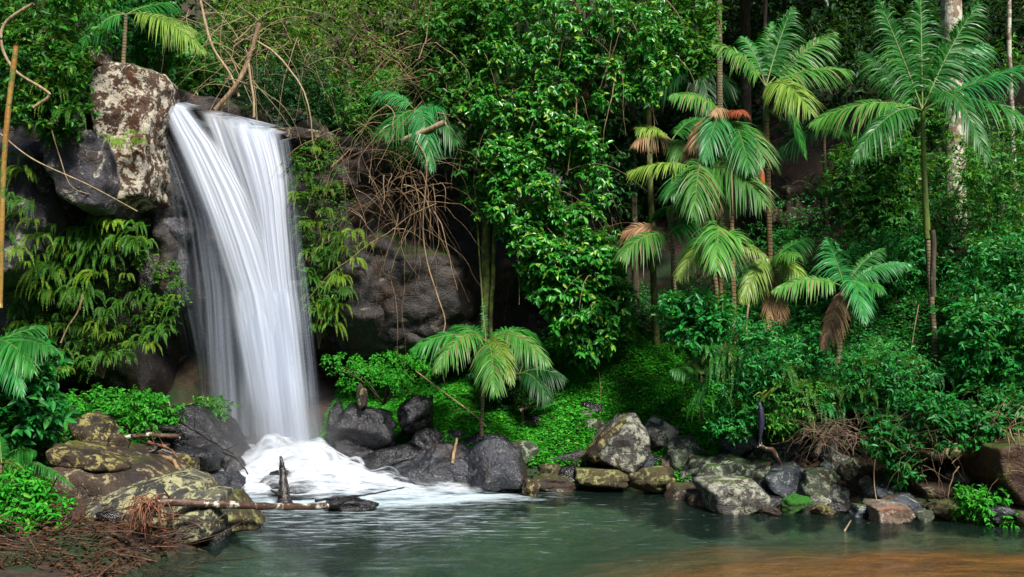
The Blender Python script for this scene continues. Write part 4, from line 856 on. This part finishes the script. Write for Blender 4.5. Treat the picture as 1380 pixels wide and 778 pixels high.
# moss/vines on the pale trunk
a = foliage_poly(800, [(1262, 150), (1278, 150), (1282, 330), (1260, 330)], 13.4, .08, 26, .09, 10, 6, .055)
root = empty('climbing_vine', W(1285, 330, 13.4), 'small-leaved vine wrapped tightly round the thick pale trunk', 'vine'); mk('foliage', a[0]-np.array(root.location), a[1], M['leaf_mid'], root)

# distant forest as one mass
rng = RS(5); n = 900
C = np.stack([-14+30*rng.rand(n), 18.5+4.5*rng.rand(n), .5+13*rng.rand(n)], 1); C[:, 2] = np.maximum(C[:, 2], TH(C[:, 0], C[:, 1], False)+.2)
V, Fq = clumps(rng, C, .6+.5*rng.rand(n), 22, 5, .17, .5)
tag(mk('forest_foliage', V, Fq, M['leaf_shade']), 'mass of rainforest foliage, coloured dark as shade, filling the back of the gorge', 'forest', kind='stuff')
# slopes behind: undergrowth mass
rng = RS(6); n = 1500
x = -.5+11*rng.rand(n); y = 12.6+5.5*rng.rand(n); z = TH(x, y, False)
C = np.stack([x, y, z+.15+.9*rng.rand(n)**2*sstep(2.2, 4.5, x)], 1); C = C[((x > 2.7) & (y < 15.2)) | (y > 13.9) & (y < 15.2)]
x = 5.8+8*rng.rand(500); y = np.interp(x, _xr, _yr)+1.0+6*rng.rand(500); C = np.concatenate([C, np.stack([x, y, TH(x, y, False)+.1+.9*rng.rand(500)**2], 1)])
V, Fq = clumps(rng, C, .16+.14*rng.rand(len(C)), 14, 5, .055, .5, front=.5)
tag(mk('undergrowth_leaves', V, Fq, M['leaf_teal']), 'dense low undergrowth leaves covering the hillside right of the draped tree', 'undergrowth', kind='stuff')

# ground cover
def cover(seed, x0, x1, f0, f1, n, L, mat, label, jitter=.05):
    rng = RS(seed); x = x0+(x1-x0)*rng.rand(n); yb = np.interp(x, _xr, _yr); y = yb+f0+(f1-f0)*rng.rand(n)
    P0 = np.stack([x, y, x*0], 1); dn_ = noise3(P0*2.6)+.5*noise3(P0*7); keep = dn_ > -.75
    x, y = x[keep], y[keep]; dn_ = dn_[keep]; z = TH(x, y)+.02+np.clip(.10*(dn_+.5), 0, .2)*rng.rand(len(x))**.5
    D = rng.normal(size=(len(x), 3)); D[:, 2] = .15*D[:, 2]+.1; N = rng.normal(size=(len(x), 3))*.45+np.array([0, -.35, 1])
    Ls = L*(.5+.9*rng.rand(len(x))); V, Fq = leaf_arrays(np.stack([x, y, z], 1), D, N, Ls, Ls*.7)
    return tag(mk('ground_cover_leaves', V, Fq, M[mat]), label, 'ground cover', kind='stuff')
cover(1, -2.8, 3.3, .2, 3.2, 130000, .038, 'cover', 'bright green creeping leaves carpeting the middle bank')
cover(2, 3.0, 9, 1.0, 4.5, 62000, .048, 'leaf_teal', 'creeping leaves covering the slope above the right boulders')
rng = RS(9); n = 16000; y = 9.2+4.3*rng.rand(n); x = np.interp(y, _yl, _xl)-.7-4*rng.rand(n); z = TH(x, y)+.03+.06*rng.rand(n)
D = rng.normal(size=(n, 3)); D[:, 2] *= .2; N = rng.normal(size=(n, 3))*.45+np.array([0, -.3, 1]); Ls = .05*(.5+.9*rng.rand(n))
V, Fq = leaf_arrays(np.stack([x, y, z], 1), D, N, Ls, Ls*.7)
tag(mk('ground_cover_leaves', V, Fq, M['cover']), 'creeping leaves on the left bank behind the boulders', 'ground cover', kind='stuff')

# ---------------------------------------------------------------- ferns on the walls
def fern_mesh(seed, nf=12, ln=.55, ll=.048, droop=.9, spread=1.0, wl=.010):
    rng = RS(seed); parts = []
    for i in range(nf):
        a = rng.rand()*2*np.pi; d = np.array([math.cos(a)*spread, -abs(math.sin(a))*1.0-.15, .55*rng.rand()])
        d = d/np.linalg.norm(d); L = ln*(.6+.6*rng.rand()); tip = d*L*.75+np.array([0, 0, -droop*L*(.5+.5*rng.rand())]); P1 = d*L*.6+np.array([0, 0, .12*L])
        (V, Fq), st = frond_arrays(rng, np.zeros(3), P1, tip, ll, n=26, wl=wl, roll=.6, droop=.2, stalk=.08, seg=2, ragged=.08)
        parts += [(V, Fq), (st[0], st[1])]
    return merge(parts)
ferns = []
for i in range(6):
    V, Fq = fern_mesh(40+i, nf=[8, 10, 7, 11, 6, 9][i], ln=[.55, .5, .65, .45, .7, .55][i])
    ferns.append((V, Fq))
FM = {}
def put_fern(px, py, Y, s, mat, label, group, rng):
    i = rng.randint(6); key = (i, mat)
    if key not in FM:
        o = mk('fern', *ferns[i], M[mat]); FM[key] = o; 
    else:
        o = FM[key].copy(); COL.objects.link(o)
    w_ = W(px, py, Y); o.location = [float(q) for q in w_]; o.scale = (s, s, s); o.rotation_euler = (0, 0, math.radians(rng.uniform(-40, 40)))
    return tag(o, label, 'fern', group)
rng = RS(21)
def fern_zone(poly, n, Y, s0, s1, mats, label, group, dep=.2):
    a = np.array(poly, float); lo, hi = a.min(0), a.max(0); k = 0
    while k < n:
        q = lo+(hi-lo)*rng.rand(2)
        if in_poly(q[:1], q[1:], poly)[0]:
            put_fern(q[0], q[1], Y+dep*(rng.rand()-.5), s0+(s1-s0)*rng.rand(), mats[rng.randint(len(mats))], label, group, rng); k += 1
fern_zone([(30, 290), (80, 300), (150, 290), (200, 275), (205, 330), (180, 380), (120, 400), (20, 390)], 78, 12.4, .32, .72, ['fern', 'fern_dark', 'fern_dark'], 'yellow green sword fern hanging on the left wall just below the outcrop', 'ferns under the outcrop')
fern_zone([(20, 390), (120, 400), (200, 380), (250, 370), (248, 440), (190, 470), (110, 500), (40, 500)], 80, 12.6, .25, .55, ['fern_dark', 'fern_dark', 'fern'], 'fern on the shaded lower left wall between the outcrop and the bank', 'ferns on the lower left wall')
fern_zone([(398, 200), (440, 195), (470, 290), (500, 320), (480, 380), (450, 440), (425, 440), (405, 330)], 52, 12.95, .3, .62, ['fern', 'fern_dark', 'fern'], 'fern hanging on the wall directly right of the fall', 'ferns right of the fall')
fern_zone([(0, 200), (45, 200), (60, 290), (40, 380), (0, 380)], 16, 11.9, .4, .7, ['fern', 'fern_dark'], 'fern on the dark rock face near the orange cane', 'ferns near the cane')
fern_zone([(110, 175), (200, 180), (200, 195), (120, 195)], 9, 12.0, .3, .45, ['fern'], 'small fern on the moss shelf of the outcrop', 'ferns on the moss shelf')
fern_zone([(40, 20), (110, 60), (100, 170), (60, 160)], 14, 11.5, .5, .8, ['fern', 'fern_dark'], 'fern tangled in the creeper left of the outcrop', 'ferns beside the outcrop')
fern_zone([(935, 470), (1010, 460), (1010, 540), (950, 540)], 14, 10.9, .5, .9, ['palm', 'fern_dark'], 'fern among the shrubs at the foot of the palm clump', 'ferns at the palm clump')
fern_zone([(1040, 480), (1260, 480), (1260, 560), (1050, 555)], 20, 10.5, .5, .9, ['leaf_teal', 'fern_dark'], 'fern in the fine-leaved greenery above the right boulders', 'ferns on the right slope')

# ---------------------------------------------------------------- dead vines and twigs
def stuff_tangle(name, label, cat, args, mat, loc):
    V, Fq = merge([tangle(*a_) if not isinstance(a_, dict) else tangle(**a_) for a_ in args]); o = mk(name, V, Fq, M[mat], smooth=True); tag(o, label, cat); return origin_to(o, loc)
stuff_tangle('dead_vine_tangle', 'brown tangle of bare vines hanging right of the waterfall', 'dead vines',
    [dict(seed=1, poly=[(430, 160), (560, 150), (600, 230), (560, 330), (480, 300), (440, 220)], Y=12.5, dep=.35, n=120, ln=1.2, r=.0048, grav=1.6, curl=.9),
     dict(seed=2, poly=[(520, 220), (590, 220), (600, 330), (540, 330)], Y=12.3, dep=.2, n=24, ln=1.9, r=.0055, grav=3, curl=.9, dirs=[0, 0, -.8]),
     dict(seed=3, poly=[(500, 40), (600, 60), (600, 180), (520, 170)], Y=12.8, dep=.3, n=70, ln=1.3, r=.006, grav=1, curl=.9)], 'twig', W(520, 150, 12.6))
stuff_tangle('dead_vine_tangle', 'arching bare branches over the top of the fall', 'dead vines',
    [dict(seed=4, poly=[(240, 20), (400, 10), (420, 100), (300, 120)], Y=13.4, dep=.4, n=75, ln=1.3, r=.006, grav=1.2, curl=.8),
     dict(seed=5, poly=[(300, 60), (350, 40), (345, 120), (300, 130)], Y=13.2, dep=.2, n=14, ln=2.0, r=.014, grav=1.5, curl=.6)], 'twig_pale', W(320, 140, 13.3))
stuff_tangle('dead_vine_tangle', 'thin reddish brown twig haze in the olive thicket', 'dead vines',
    [dict(seed=6, poly=[(380, -10), (600, -10), (590, 110), (400, 110)], Y=14.4, dep=.6, n=120, ln=1.1, r=.0045, grav=.8, curl=1.0)], 'twig', W(480, 60, 14.2))
stuff_tangle('dead_vine_tangle', 'grey brown brush of dead twigs overhanging the right boulders', 'dead vines',
    [dict(seed=7, poly=[(1085, 565), (1160, 570), (1170, 600), (1095, 600)], Y=10.1, dep=.3, n=150, ln=.5, r=.0038, grav=1.0, curl=1.2),
     dict(seed=8, poly=[(1180, 560), (1300, 560), (1310, 600), (1200, 610)], Y=9.8, dep=.25, n=110, ln=.5, r=.0038, grav=1.5, curl=1.2)], 'twig_grey', W(1130, 590, 10.1))
stuff_tangle('dead_vine_tangle', 'drooping dead vines at the right end of the ledge', 'dead vines',
    [dict(seed=9, poly=[(1330, 530), (1390, 540), (1380, 640), (1350, 640)], Y=9.3, dep=.2, n=26, ln=.6, r=.005, grav=2, curl=1.1),
     dict(seed=10, poly=[(1210, 600), (1300, 610), (1290, 640), (1220, 630)], Y=9.6, dep=.15, n=18, ln=.6, r=.005, grav=1, curl=1.0)], 'twig', W(1350, 600, 9.4))
# individual lianas
def liana(pts, r, mat, label, name='liana', cat='liana', m=40, k=8):
    p = np.array([W(*q) for q in pts]); n = len(p); t = np.linspace(0, n-1, m); out = []
    for q in t:
        i = min(int(q), n-2); f = q-i; p0 = p[max(i-1, 0)]; p1 = p[i]; p2 = p[i+1]; p3 = p[min(i+2, n-1)]
        out.append(.5*((2*p1)+(-p0+p2)*f+(2*p0-5*p1+4*p2-p3)*f*f+(-p0+3*p1-3*p2+p3)*f**3))
    C = np.array(out); R = r*(1+.15*noise3(C*4)); V, Fq = tubes(C, R, k)
    o = mk(name, V, Fq, M[mat], smooth=True); tag(o, label, cat); return origin_to(o, p[0])
liana([(45, 5, 10.8), (8, 30, 10.8), (2, 60, 10.8), (20, 95, 10.8), (58, 120, 10.8), (66, 130, 10.8), (45, 145, 10.8)], .018, 'twig_pale', 'thick looping liana in the top left corner')
liana([(0, 180, 11), (45, 215, 11), (120, 250, 11.2), (185, 285, 11.6)], .009, 'twig_pale', 'thin grey liana slanting across the outcrop')
liana([(68, 170, 11.5), (80, 210, 11.5), (95, 250, 11.6), (120, 262, 11.8)], .007, 'twig_pale', 'short thin liana curling over the grey outcrop face')
liana([(335, 85, 12.9), (338, 110, 12.9), (342, 135, 12.9), (342, 158, 12.9)], .018, 'twig_pale', 'pale straight root dangling beside the feeder stream')
liana([(350, 30, 13.1), (335, 80, 13.1), (318, 115, 13.0), (290, 148, 13.0)], .035, 'twig', 'brown leaning limb crossing above the fall lip')
liana([(270, 0, 13.2), (285, 60, 13.1), (310, 100, 13.1), (322, 130, 13.1)], .02, 'twig_pale', 'pale arched branch above the fall lip')
liana([(560, 190, 12.4), (575, 220, 12.3), (570, 300, 12.3), (575, 350, 12.3), (590, 400, 12.2), (600, 435, 12.2), (592, 470, 12.1), (600, 520, 12.0)], .01, 'twig', 'long thin vine hanging from the tangle to the small bright palm')
liana([(540, 190, 12.6), (565, 180, 12.5), (600, 165, 12.4)], .04, 'twig_pale', 'pale broken branch stub in the vine tangle')
liana([(82, 462, 11.9), (92, 440, 11.9), (105, 420, 11.9), (112, 395, 11.9)], .012, 'twig', 'short pale stick caught in the lower left ferns')
liana([(0, 415, 9.6), (4, 250, 9.6), (10, 160, 9.6), (22, 60, 9.6)], .028, 'bamboo', 'upright orange and green cane at the far left edge', 'cane', 'cane stem')
liana([(640, 250, 12.8), (645, 330, 12.8), (652, 440, 12.8)], .012, 'bark_green', 'thin green liana beside the draped trunk')
liana([(1238, 410, 11.1), (1228, 480, 11.0), (1235, 540, 10.9)], .006, 'twig', 'thin stem beside the base of the tall slender palm')
liana([(1008, 470, 11), (1006, 440, 11.2), (1010, 400, 11.4)], .012, 'twig', 'slim dead stem at the foot of the palm clump')
liana([(560, 500, 11.5), (600, 530, 11.5), (640, 560, 11.4), (655, 575, 11.4)], .008, 'twig', 'thin cane leaning over the middle bank')
liana([(1180, 610, 9.8), (1178, 650, 9.8), (1186, 690, 9.7), (1200, 680, 9.7)], .006, 'twig_pale', 'single vine dangling to the oval stone above the tan block')
o = liana([(1256, 310, 11.0), (1258, 330, 11.0), (1257, 380, 11.0), (1258, 400, 11.0)], .035, 'bark', 'short dead stump stem in front of the tall palm trunk', 'stump', 'stump')

# ---------------------------------------------------------------- logs and driftwood
def logg(pts, r0, r1, mat, label, name='log', cat='log', parts=None, knots=4, seed=0):
    p = np.array([W(*q) for q in pts]); t = np.linspace(0, 1, len(p)); m = 40; tt = np.linspace(0, 1, m)
    C = np.stack([np.interp(tt, t, p[:, i]) for i in range(3)], 1); C[:, 2] += .02*np.sin(tt*5+seed)*(r0/.05)
    R = np.linspace(r0, r1, m)*(1+.18*noise3(np.stack([tt*14, tt*0+seed, tt*0], 1))); V, Fq = tubes(C, R, 12)
    V = V+fbm(V*9, 3)[:, None]*.01
    o = mk(name, V, Fq, M[mat], smooth=True); tag(o, label, cat); origin_to(o, p[0]); ro = np.array(o.location); rng = RS(seed+60)
    for j in range(knots):
        i = rng.randint(4, m-4); d = nrm(np.array([rng.normal()*.5, -.5, rng.rand()+.2])); C2 = C[i]+d*np.linspace(0, .12+.2*rng.rand(), 5)[:, None]
        V2, F2 = tubes(C2, np.linspace(R[i]*.4, R[i]*.12, 5), 8); mk('broken_branch', V2-ro, F2, M[mat], o, True)
    return o
lg = logg([(195, 680, 8.1), (300, 679, 8.4), (440, 682, 9.35)], .042, .034, 'log', 'long speckled log lying from the root clump out over the pool', knots=1, seed=1)
rng = RS(3); P0 = W(199, 678, 8.02)
n = 90; C = np.zeros((n, 8, 3)); C[:, 0] = P0+rng.normal(size=(n, 3))*np.array([.06, .05, .03]); d = nrm(rng.normal(size=(n, 3))*np.array([.35, .3, .3])+np.array([-.1, -.25, .2]))
for i in range(1, 8): d = nrm(d+np.array([0, 0, -.6])+rng.normal(size=(n, 3))*.15); C[:, i] = C[:, i-1]+d*.040*(.6+.6*rng.rand(n, 1))
V, Fq = tubes(C, .006*np.linspace(1, .4, 8)[None]*np.ones((n, 1)), 5, False); mk('root_clump', V-np.array(lg.location), Fq, M['root'], lg, True)
logg([(425, 676, 9.6), (480, 668, 10.0), (545, 658, 10.4)], .016, .007, 'wood_wet', 'thin dark pole slanting up out of the foam beyond the log', 'pole', 'stick', knots=0, seed=2)
logg([(384, 692, 10.2), (383, 660, 10.35), (379, 620, 10.5)], 0.12, .015, 'wood_wet', 'pointed dark stump standing upright in the foam', 'stump', 'stump', knots=2, seed=3)
logg([(145, 578, 10.6), (190, 579, 10.6), (238, 580, 10.6)], .045, .038, 'wood_wet', 'upper straight black log of the driftwood stack', knots=1, seed=4)
logg([(150, 590, 10.4), (200, 588, 10.4), (242, 588, 10.4)], .03, .028, 'log', 'brown log directly under the upper black log', knots=2, seed=5)
logg([(160, 606, 10.3), (200, 604, 10.3), (245, 612, 10.4)], .035, .03, 'wood_wet', 'dark log at the bottom of the driftwood stack', knots=2, seed=6)
logg([(215, 614, 10.1), (235, 622, 10.0), (246, 640, 9.9), (244, 662, 9.9)], .022, .016, 'twig', 'pale bent branch dropping from the driftwood stack', 'driftwood_branch', 'branch', knots=0, seed=7)
logg([(150, 622, 10.0), (190, 612, 10.0), (228, 600, 10.1)], .028, .02, 'wood_wet', 'black log slanting across the hollow under the driftwood stack', knots=2, seed=21)
logg([(200, 596, 10.1), (222, 600, 10.0), (240, 618, 10.0)], .016, .009, 'root', 'orange brown splintered root draped off the driftwood stack', 'driftwood_root', 'root', knots=2, seed=22)
logg([(222, 560, 11.0), (255, 575, 10.9), (285, 592, 10.8), (315, 612, 10.8)], .022, .012, 'wood_wet', 'black branch lying down the largest wet slab', 'driftwood_branch', 'branch', knots=3, seed=8)
logg([(224, 565, 11), (228, 548, 11), (226, 540, 11)], .012, .008, 'twig_pale', 'short pale twig standing on the wet slab top', 'driftwood_branch', 'branch', knots=0, seed=9)
logg([(300, 608, 10.9), (322, 620, 10.8), (334, 640, 10.7)], .012, .007, 'wood_wet', 'curved wet twig over the washed rock', 'driftwood_branch', 'branch', knots=0, seed=10)
logg([(265, 665, 9.9), (255, 655, 10.0), (240, 640, 10.1)], .03, .02, 'log', 'red brown broken branch between the stack and the speckled log', 'driftwood_branch', 'branch', knots=1, seed=11)
logg([(105, 712, 8.0), (150, 722, 7.9), (205, 742, 7.8)], .014, .010, 'wood_wet', 'long dark stick lying on the lower left debris', 'driftwood_branch', 'branch', knots=3, seed=12)
logg([(610, 625, 11.3), (612, 610, 11.4), (616, 590, 11.5)], .022, .016, 'twig', 'short pale stake standing by the pyramid boulder', 'stake', 'stake', knots=0, seed=13)
logg([(700, 555, 12.2), (720, 545, 12.3), (745, 530, 12.4)], .03, .02, 'log', 'brown rotten branch on the shaded soil of the bank', 'fallen_branch', 'branch', knots=1, seed=14)
logg([(1138, 716, 9.0), (1141, 710, 9.0), (1147, 702, 9.0)], .012, .006, 'twig_pale', 'small pale stick poking out of the water by the tan block', 'stick', 'stick', knots=0, seed=15)
logg([(1022, 600, 10.3), (1040, 605, 10.3), (1052, 628, 10.4)], .03, .02, 'log', 'reddish branch wedged in the boulder heap below the bract', 'driftwood_branch', 'branch', knots=1, seed=16)
logg([(1100, 610, 10.1), (1108, 590, 10.1), (1125, 575, 10.2)], .035, .02, 'bark', 'grey root stub under the brush of dead twigs', 'root_stub', 'root', knots=1, seed=17)
# purple bract
C = bez(W(1022, 540, 10.2), W(1030, 560, 10.15), W(1023, 598, 10.2), 12); V, Fq = tubes(C, .036*np.sin(np.linspace(.25, np.pi-.15, 12)), 12)
V2, F2 = tubes(np.stack([bez(W(1024, 542, 10.2), W(1030+10*j, 520-3*j, 10.1), W(1015+12*j, 535-4*j, 10.1), 8) for j in range(4)]), np.full((4, 8), .012)*np.linspace(1, .4, 8), 6, False)
o = mk('hanging_bract', V, Fq, M['bract'], smooth=True); tag(o, 'dark purple drooping bract hanging over the boulder heap', 'plant pod'); origin_to(o, W(1023, 540, 10.2)); mk('stalk', V2-np.array(o.location), F2, M['palm_yellow'], o, True)

# stick pile at lower left
rng = RS(31); n = 420
y = 7.0+1.35*rng.rand(n); x = np.interp(y, _yl, _xl)+.2-1.9*rng.rand(n)**1.2; z = TH(x, y)+.02+.16*rng.rand(n)
a = rng.rand(n)*np.pi*2; d = np.stack([np.cos(a), np.sin(a)*.6, rng.normal(size=n)*.15], 1); L = .08+.75*rng.rand(n)**3; m = 8; C = np.zeros((n, m, 3)); C[:, 0] = np.stack([x, y, z], 1)
for i in range(1, m): d = nrm(d+rng.normal(size=(n, 3))*.12); C[:, i] = C[:, i-1]+d*(L/m)[:, None]
V, Fq = tubes(C, (.002+.011*rng.rand(n)**3)[:, None]*np.linspace(1, .4, m)[None], 6, False)
tag(mk('stick_litter', V, Fq, M['twig_dark'], smooth=True), 'wet dark sticks littering the lower left water edge', 'litter', kind='stuff')
C2 = C[::3]+np.array([.05, -.02, .04]); V, Fq = tubes(C2, (.002+.009*rng.rand(len(C2))**2)[:, None]*np.linspace(1, .4, m)[None], 6, False)
tag(mk('twig_litter', V, Fq, M['twig_red'], smooth=True), 'red brown twigs mixed into the litter at the lower left', 'litter', kind='stuff')
# leaf litter
rng = RS(33); n = 7200; x = np.concatenate([-4.9+1.8*rng.rand(n//3), -1+6.5*rng.rand(n-n//3)]); y = np.concatenate([7.1+1.5*rng.rand(n//3), np.interp(x[n//3:], _xr, _yr)+.1+2.0*rng.rand(n-n//3)])
z = TH(x, y)+.03; N = rng.normal(size=(n, 3))*.35+np.array([0, 0, 1]); Ls = .02+.06*rng.rand(n)**1.5; Ls[:n//3] *= .8; V, Fq = leaf_arrays(np.stack([x, y, z], 1), rng.normal(size=(n, 3))*np.array([1, 1, .2]), N, Ls, Ls*.5)
tag(mk('fallen_leaves', V, Fq, leafmat('fallen_leaf_brown', (.025, .011, .007), (.14, .06, .022), None, 0, .6, .1)), 'brown fallen leaves scattered on the soil between the stones', 'litter', kind='stuff')

rng = RS(91); n = 46; x = -1.5+5.5*rng.rand(n); y = 7.4+2.6*rng.rand(n)**.7; k_ = (np.interp(x, _xr, _yr)-y) > .1; x, y = x[k_], y[k_]; n = len(x)
Ls = .02+.035*rng.rand(n); V, Fq = leaf_arrays(np.stack([x, y, x*0+.022], 1), rng.normal(size=(n, 3))*np.array([1, 1, .02]), np.array([0, 0, 1.])+rng.normal(size=(n, 3))*.05, Ls, Ls*.5, fold=.08, droop=.02)
tag(mk('floating_leaves', V, Fq, bpy.data.materials['fallen_leaf_brown']), 'few small brown leaves floating on the pool', 'litter', kind='stuff')
# unseen tree masses around and behind the viewpoint, added to block low-angle sky light
for i, (x, y, z, r_, n) in enumerate([(-9, 3, 5, 3.2, 120), (10, 2, 5, 3.2, 120), (-6, -9, 7, 4, 140), (5, -10, 7, 4, 140)]):
    rng = RS(60+i); d = nrm(rng.normal(size=(n, 3)))*(.4+.6*rng.rand(n, 1)); C = np.array([x, y, z])+d*np.array([r_, r_, r_*.8])
    root = empty('rainforest_tree', (x, y, float(TH(x, y))), ['unseen tree added on the near left bank to block low light', 'unseen tree added on the near right bank to block low light', 'unseen tree added behind the viewpoint to the left to block low light', 'unseen tree added behind the viewpoint to the right to block low light'][i], 'tree'); ro = np.array(root.location)
    V, Fq = clumps(rng, C, .7, 14, 5, .22, .5); mk('crown', V-ro, Fq, M['leaf_shade'], root)
    V, Fq = tubes(np.array([[x, y, ro[2]-.3], [x, y+.1, z*.5], [x+.1, y, z]]), np.array([.22, .18, .1]), 10, False); mk('trunk', V-ro, Fq, M['bark'], root, True)

# ---------------------------------------------------------------- light, camera
sc = bpy.context.scene
wd = bpy.data.worlds.new('World'); sc.world = wd; wd.use_nodes = True; nt = wd.node_tree
bg = nt.nodes['Background']; sky = nt.nodes.new('ShaderNodeTexSky'); sky.sky_type = 'NISHITA'; sky.sun_disc = False
SE, SA = math.radians(50), math.radians(152)     # elevation, azimuth measured from +Y clockwise
sky.sun_elevation = SE; sky.sun_rotation = SA; nt.links.new(sky.outputs[0], bg.inputs[0]); bg.inputs[1].default_value = .058
sl = bpy.data.lights.new('sun', 'SUN'); sl.energy = 3.8; sl.angle = math.radians(12); sl.color = (1, .95, .86)
so = bpy.data.objects.new('sun', sl); COL.objects.link(so)
dv = Vector((math.sin(SA)*math.cos(SE), math.cos(SA)*math.cos(SE), math.sin(SE))); so.rotation_euler = dv.to_track_quat('Z', 'Y').to_euler()
cam = bpy.data.cameras.new('camera'); cam.sensor_width = 36; cam.lens = 36*F/1380; cam.shift_y = (HZ-389)/1380; cam.clip_end = 500; cam.clip_start = .05
co = bpy.data.objects.new('camera', cam); co.location = (0, 0, CAMZ); co.rotation_euler = (math.pi/2, 0, 0); COL.objects.link(co); sc.camera = co
sc.view_settings.view_transform = 'Standard'; sc.view_settings.look = 'None'; sc.view_settings.exposure = .95; sc.view_settings.gamma = 1
sc.render.engine = 'CYCLES'; cy = sc.cycles
cy.max_bounces = 7; cy.diffuse_bounces = 3; cy.glossy_bounces = 2; cy.transmission_bounces = 3; cy.transparent_max_bounces = 24
cy.caustics_reflective = False; cy.caustics_refractive = False; cy.use_denoising = True; cy.sample_clamp_indirect = 4
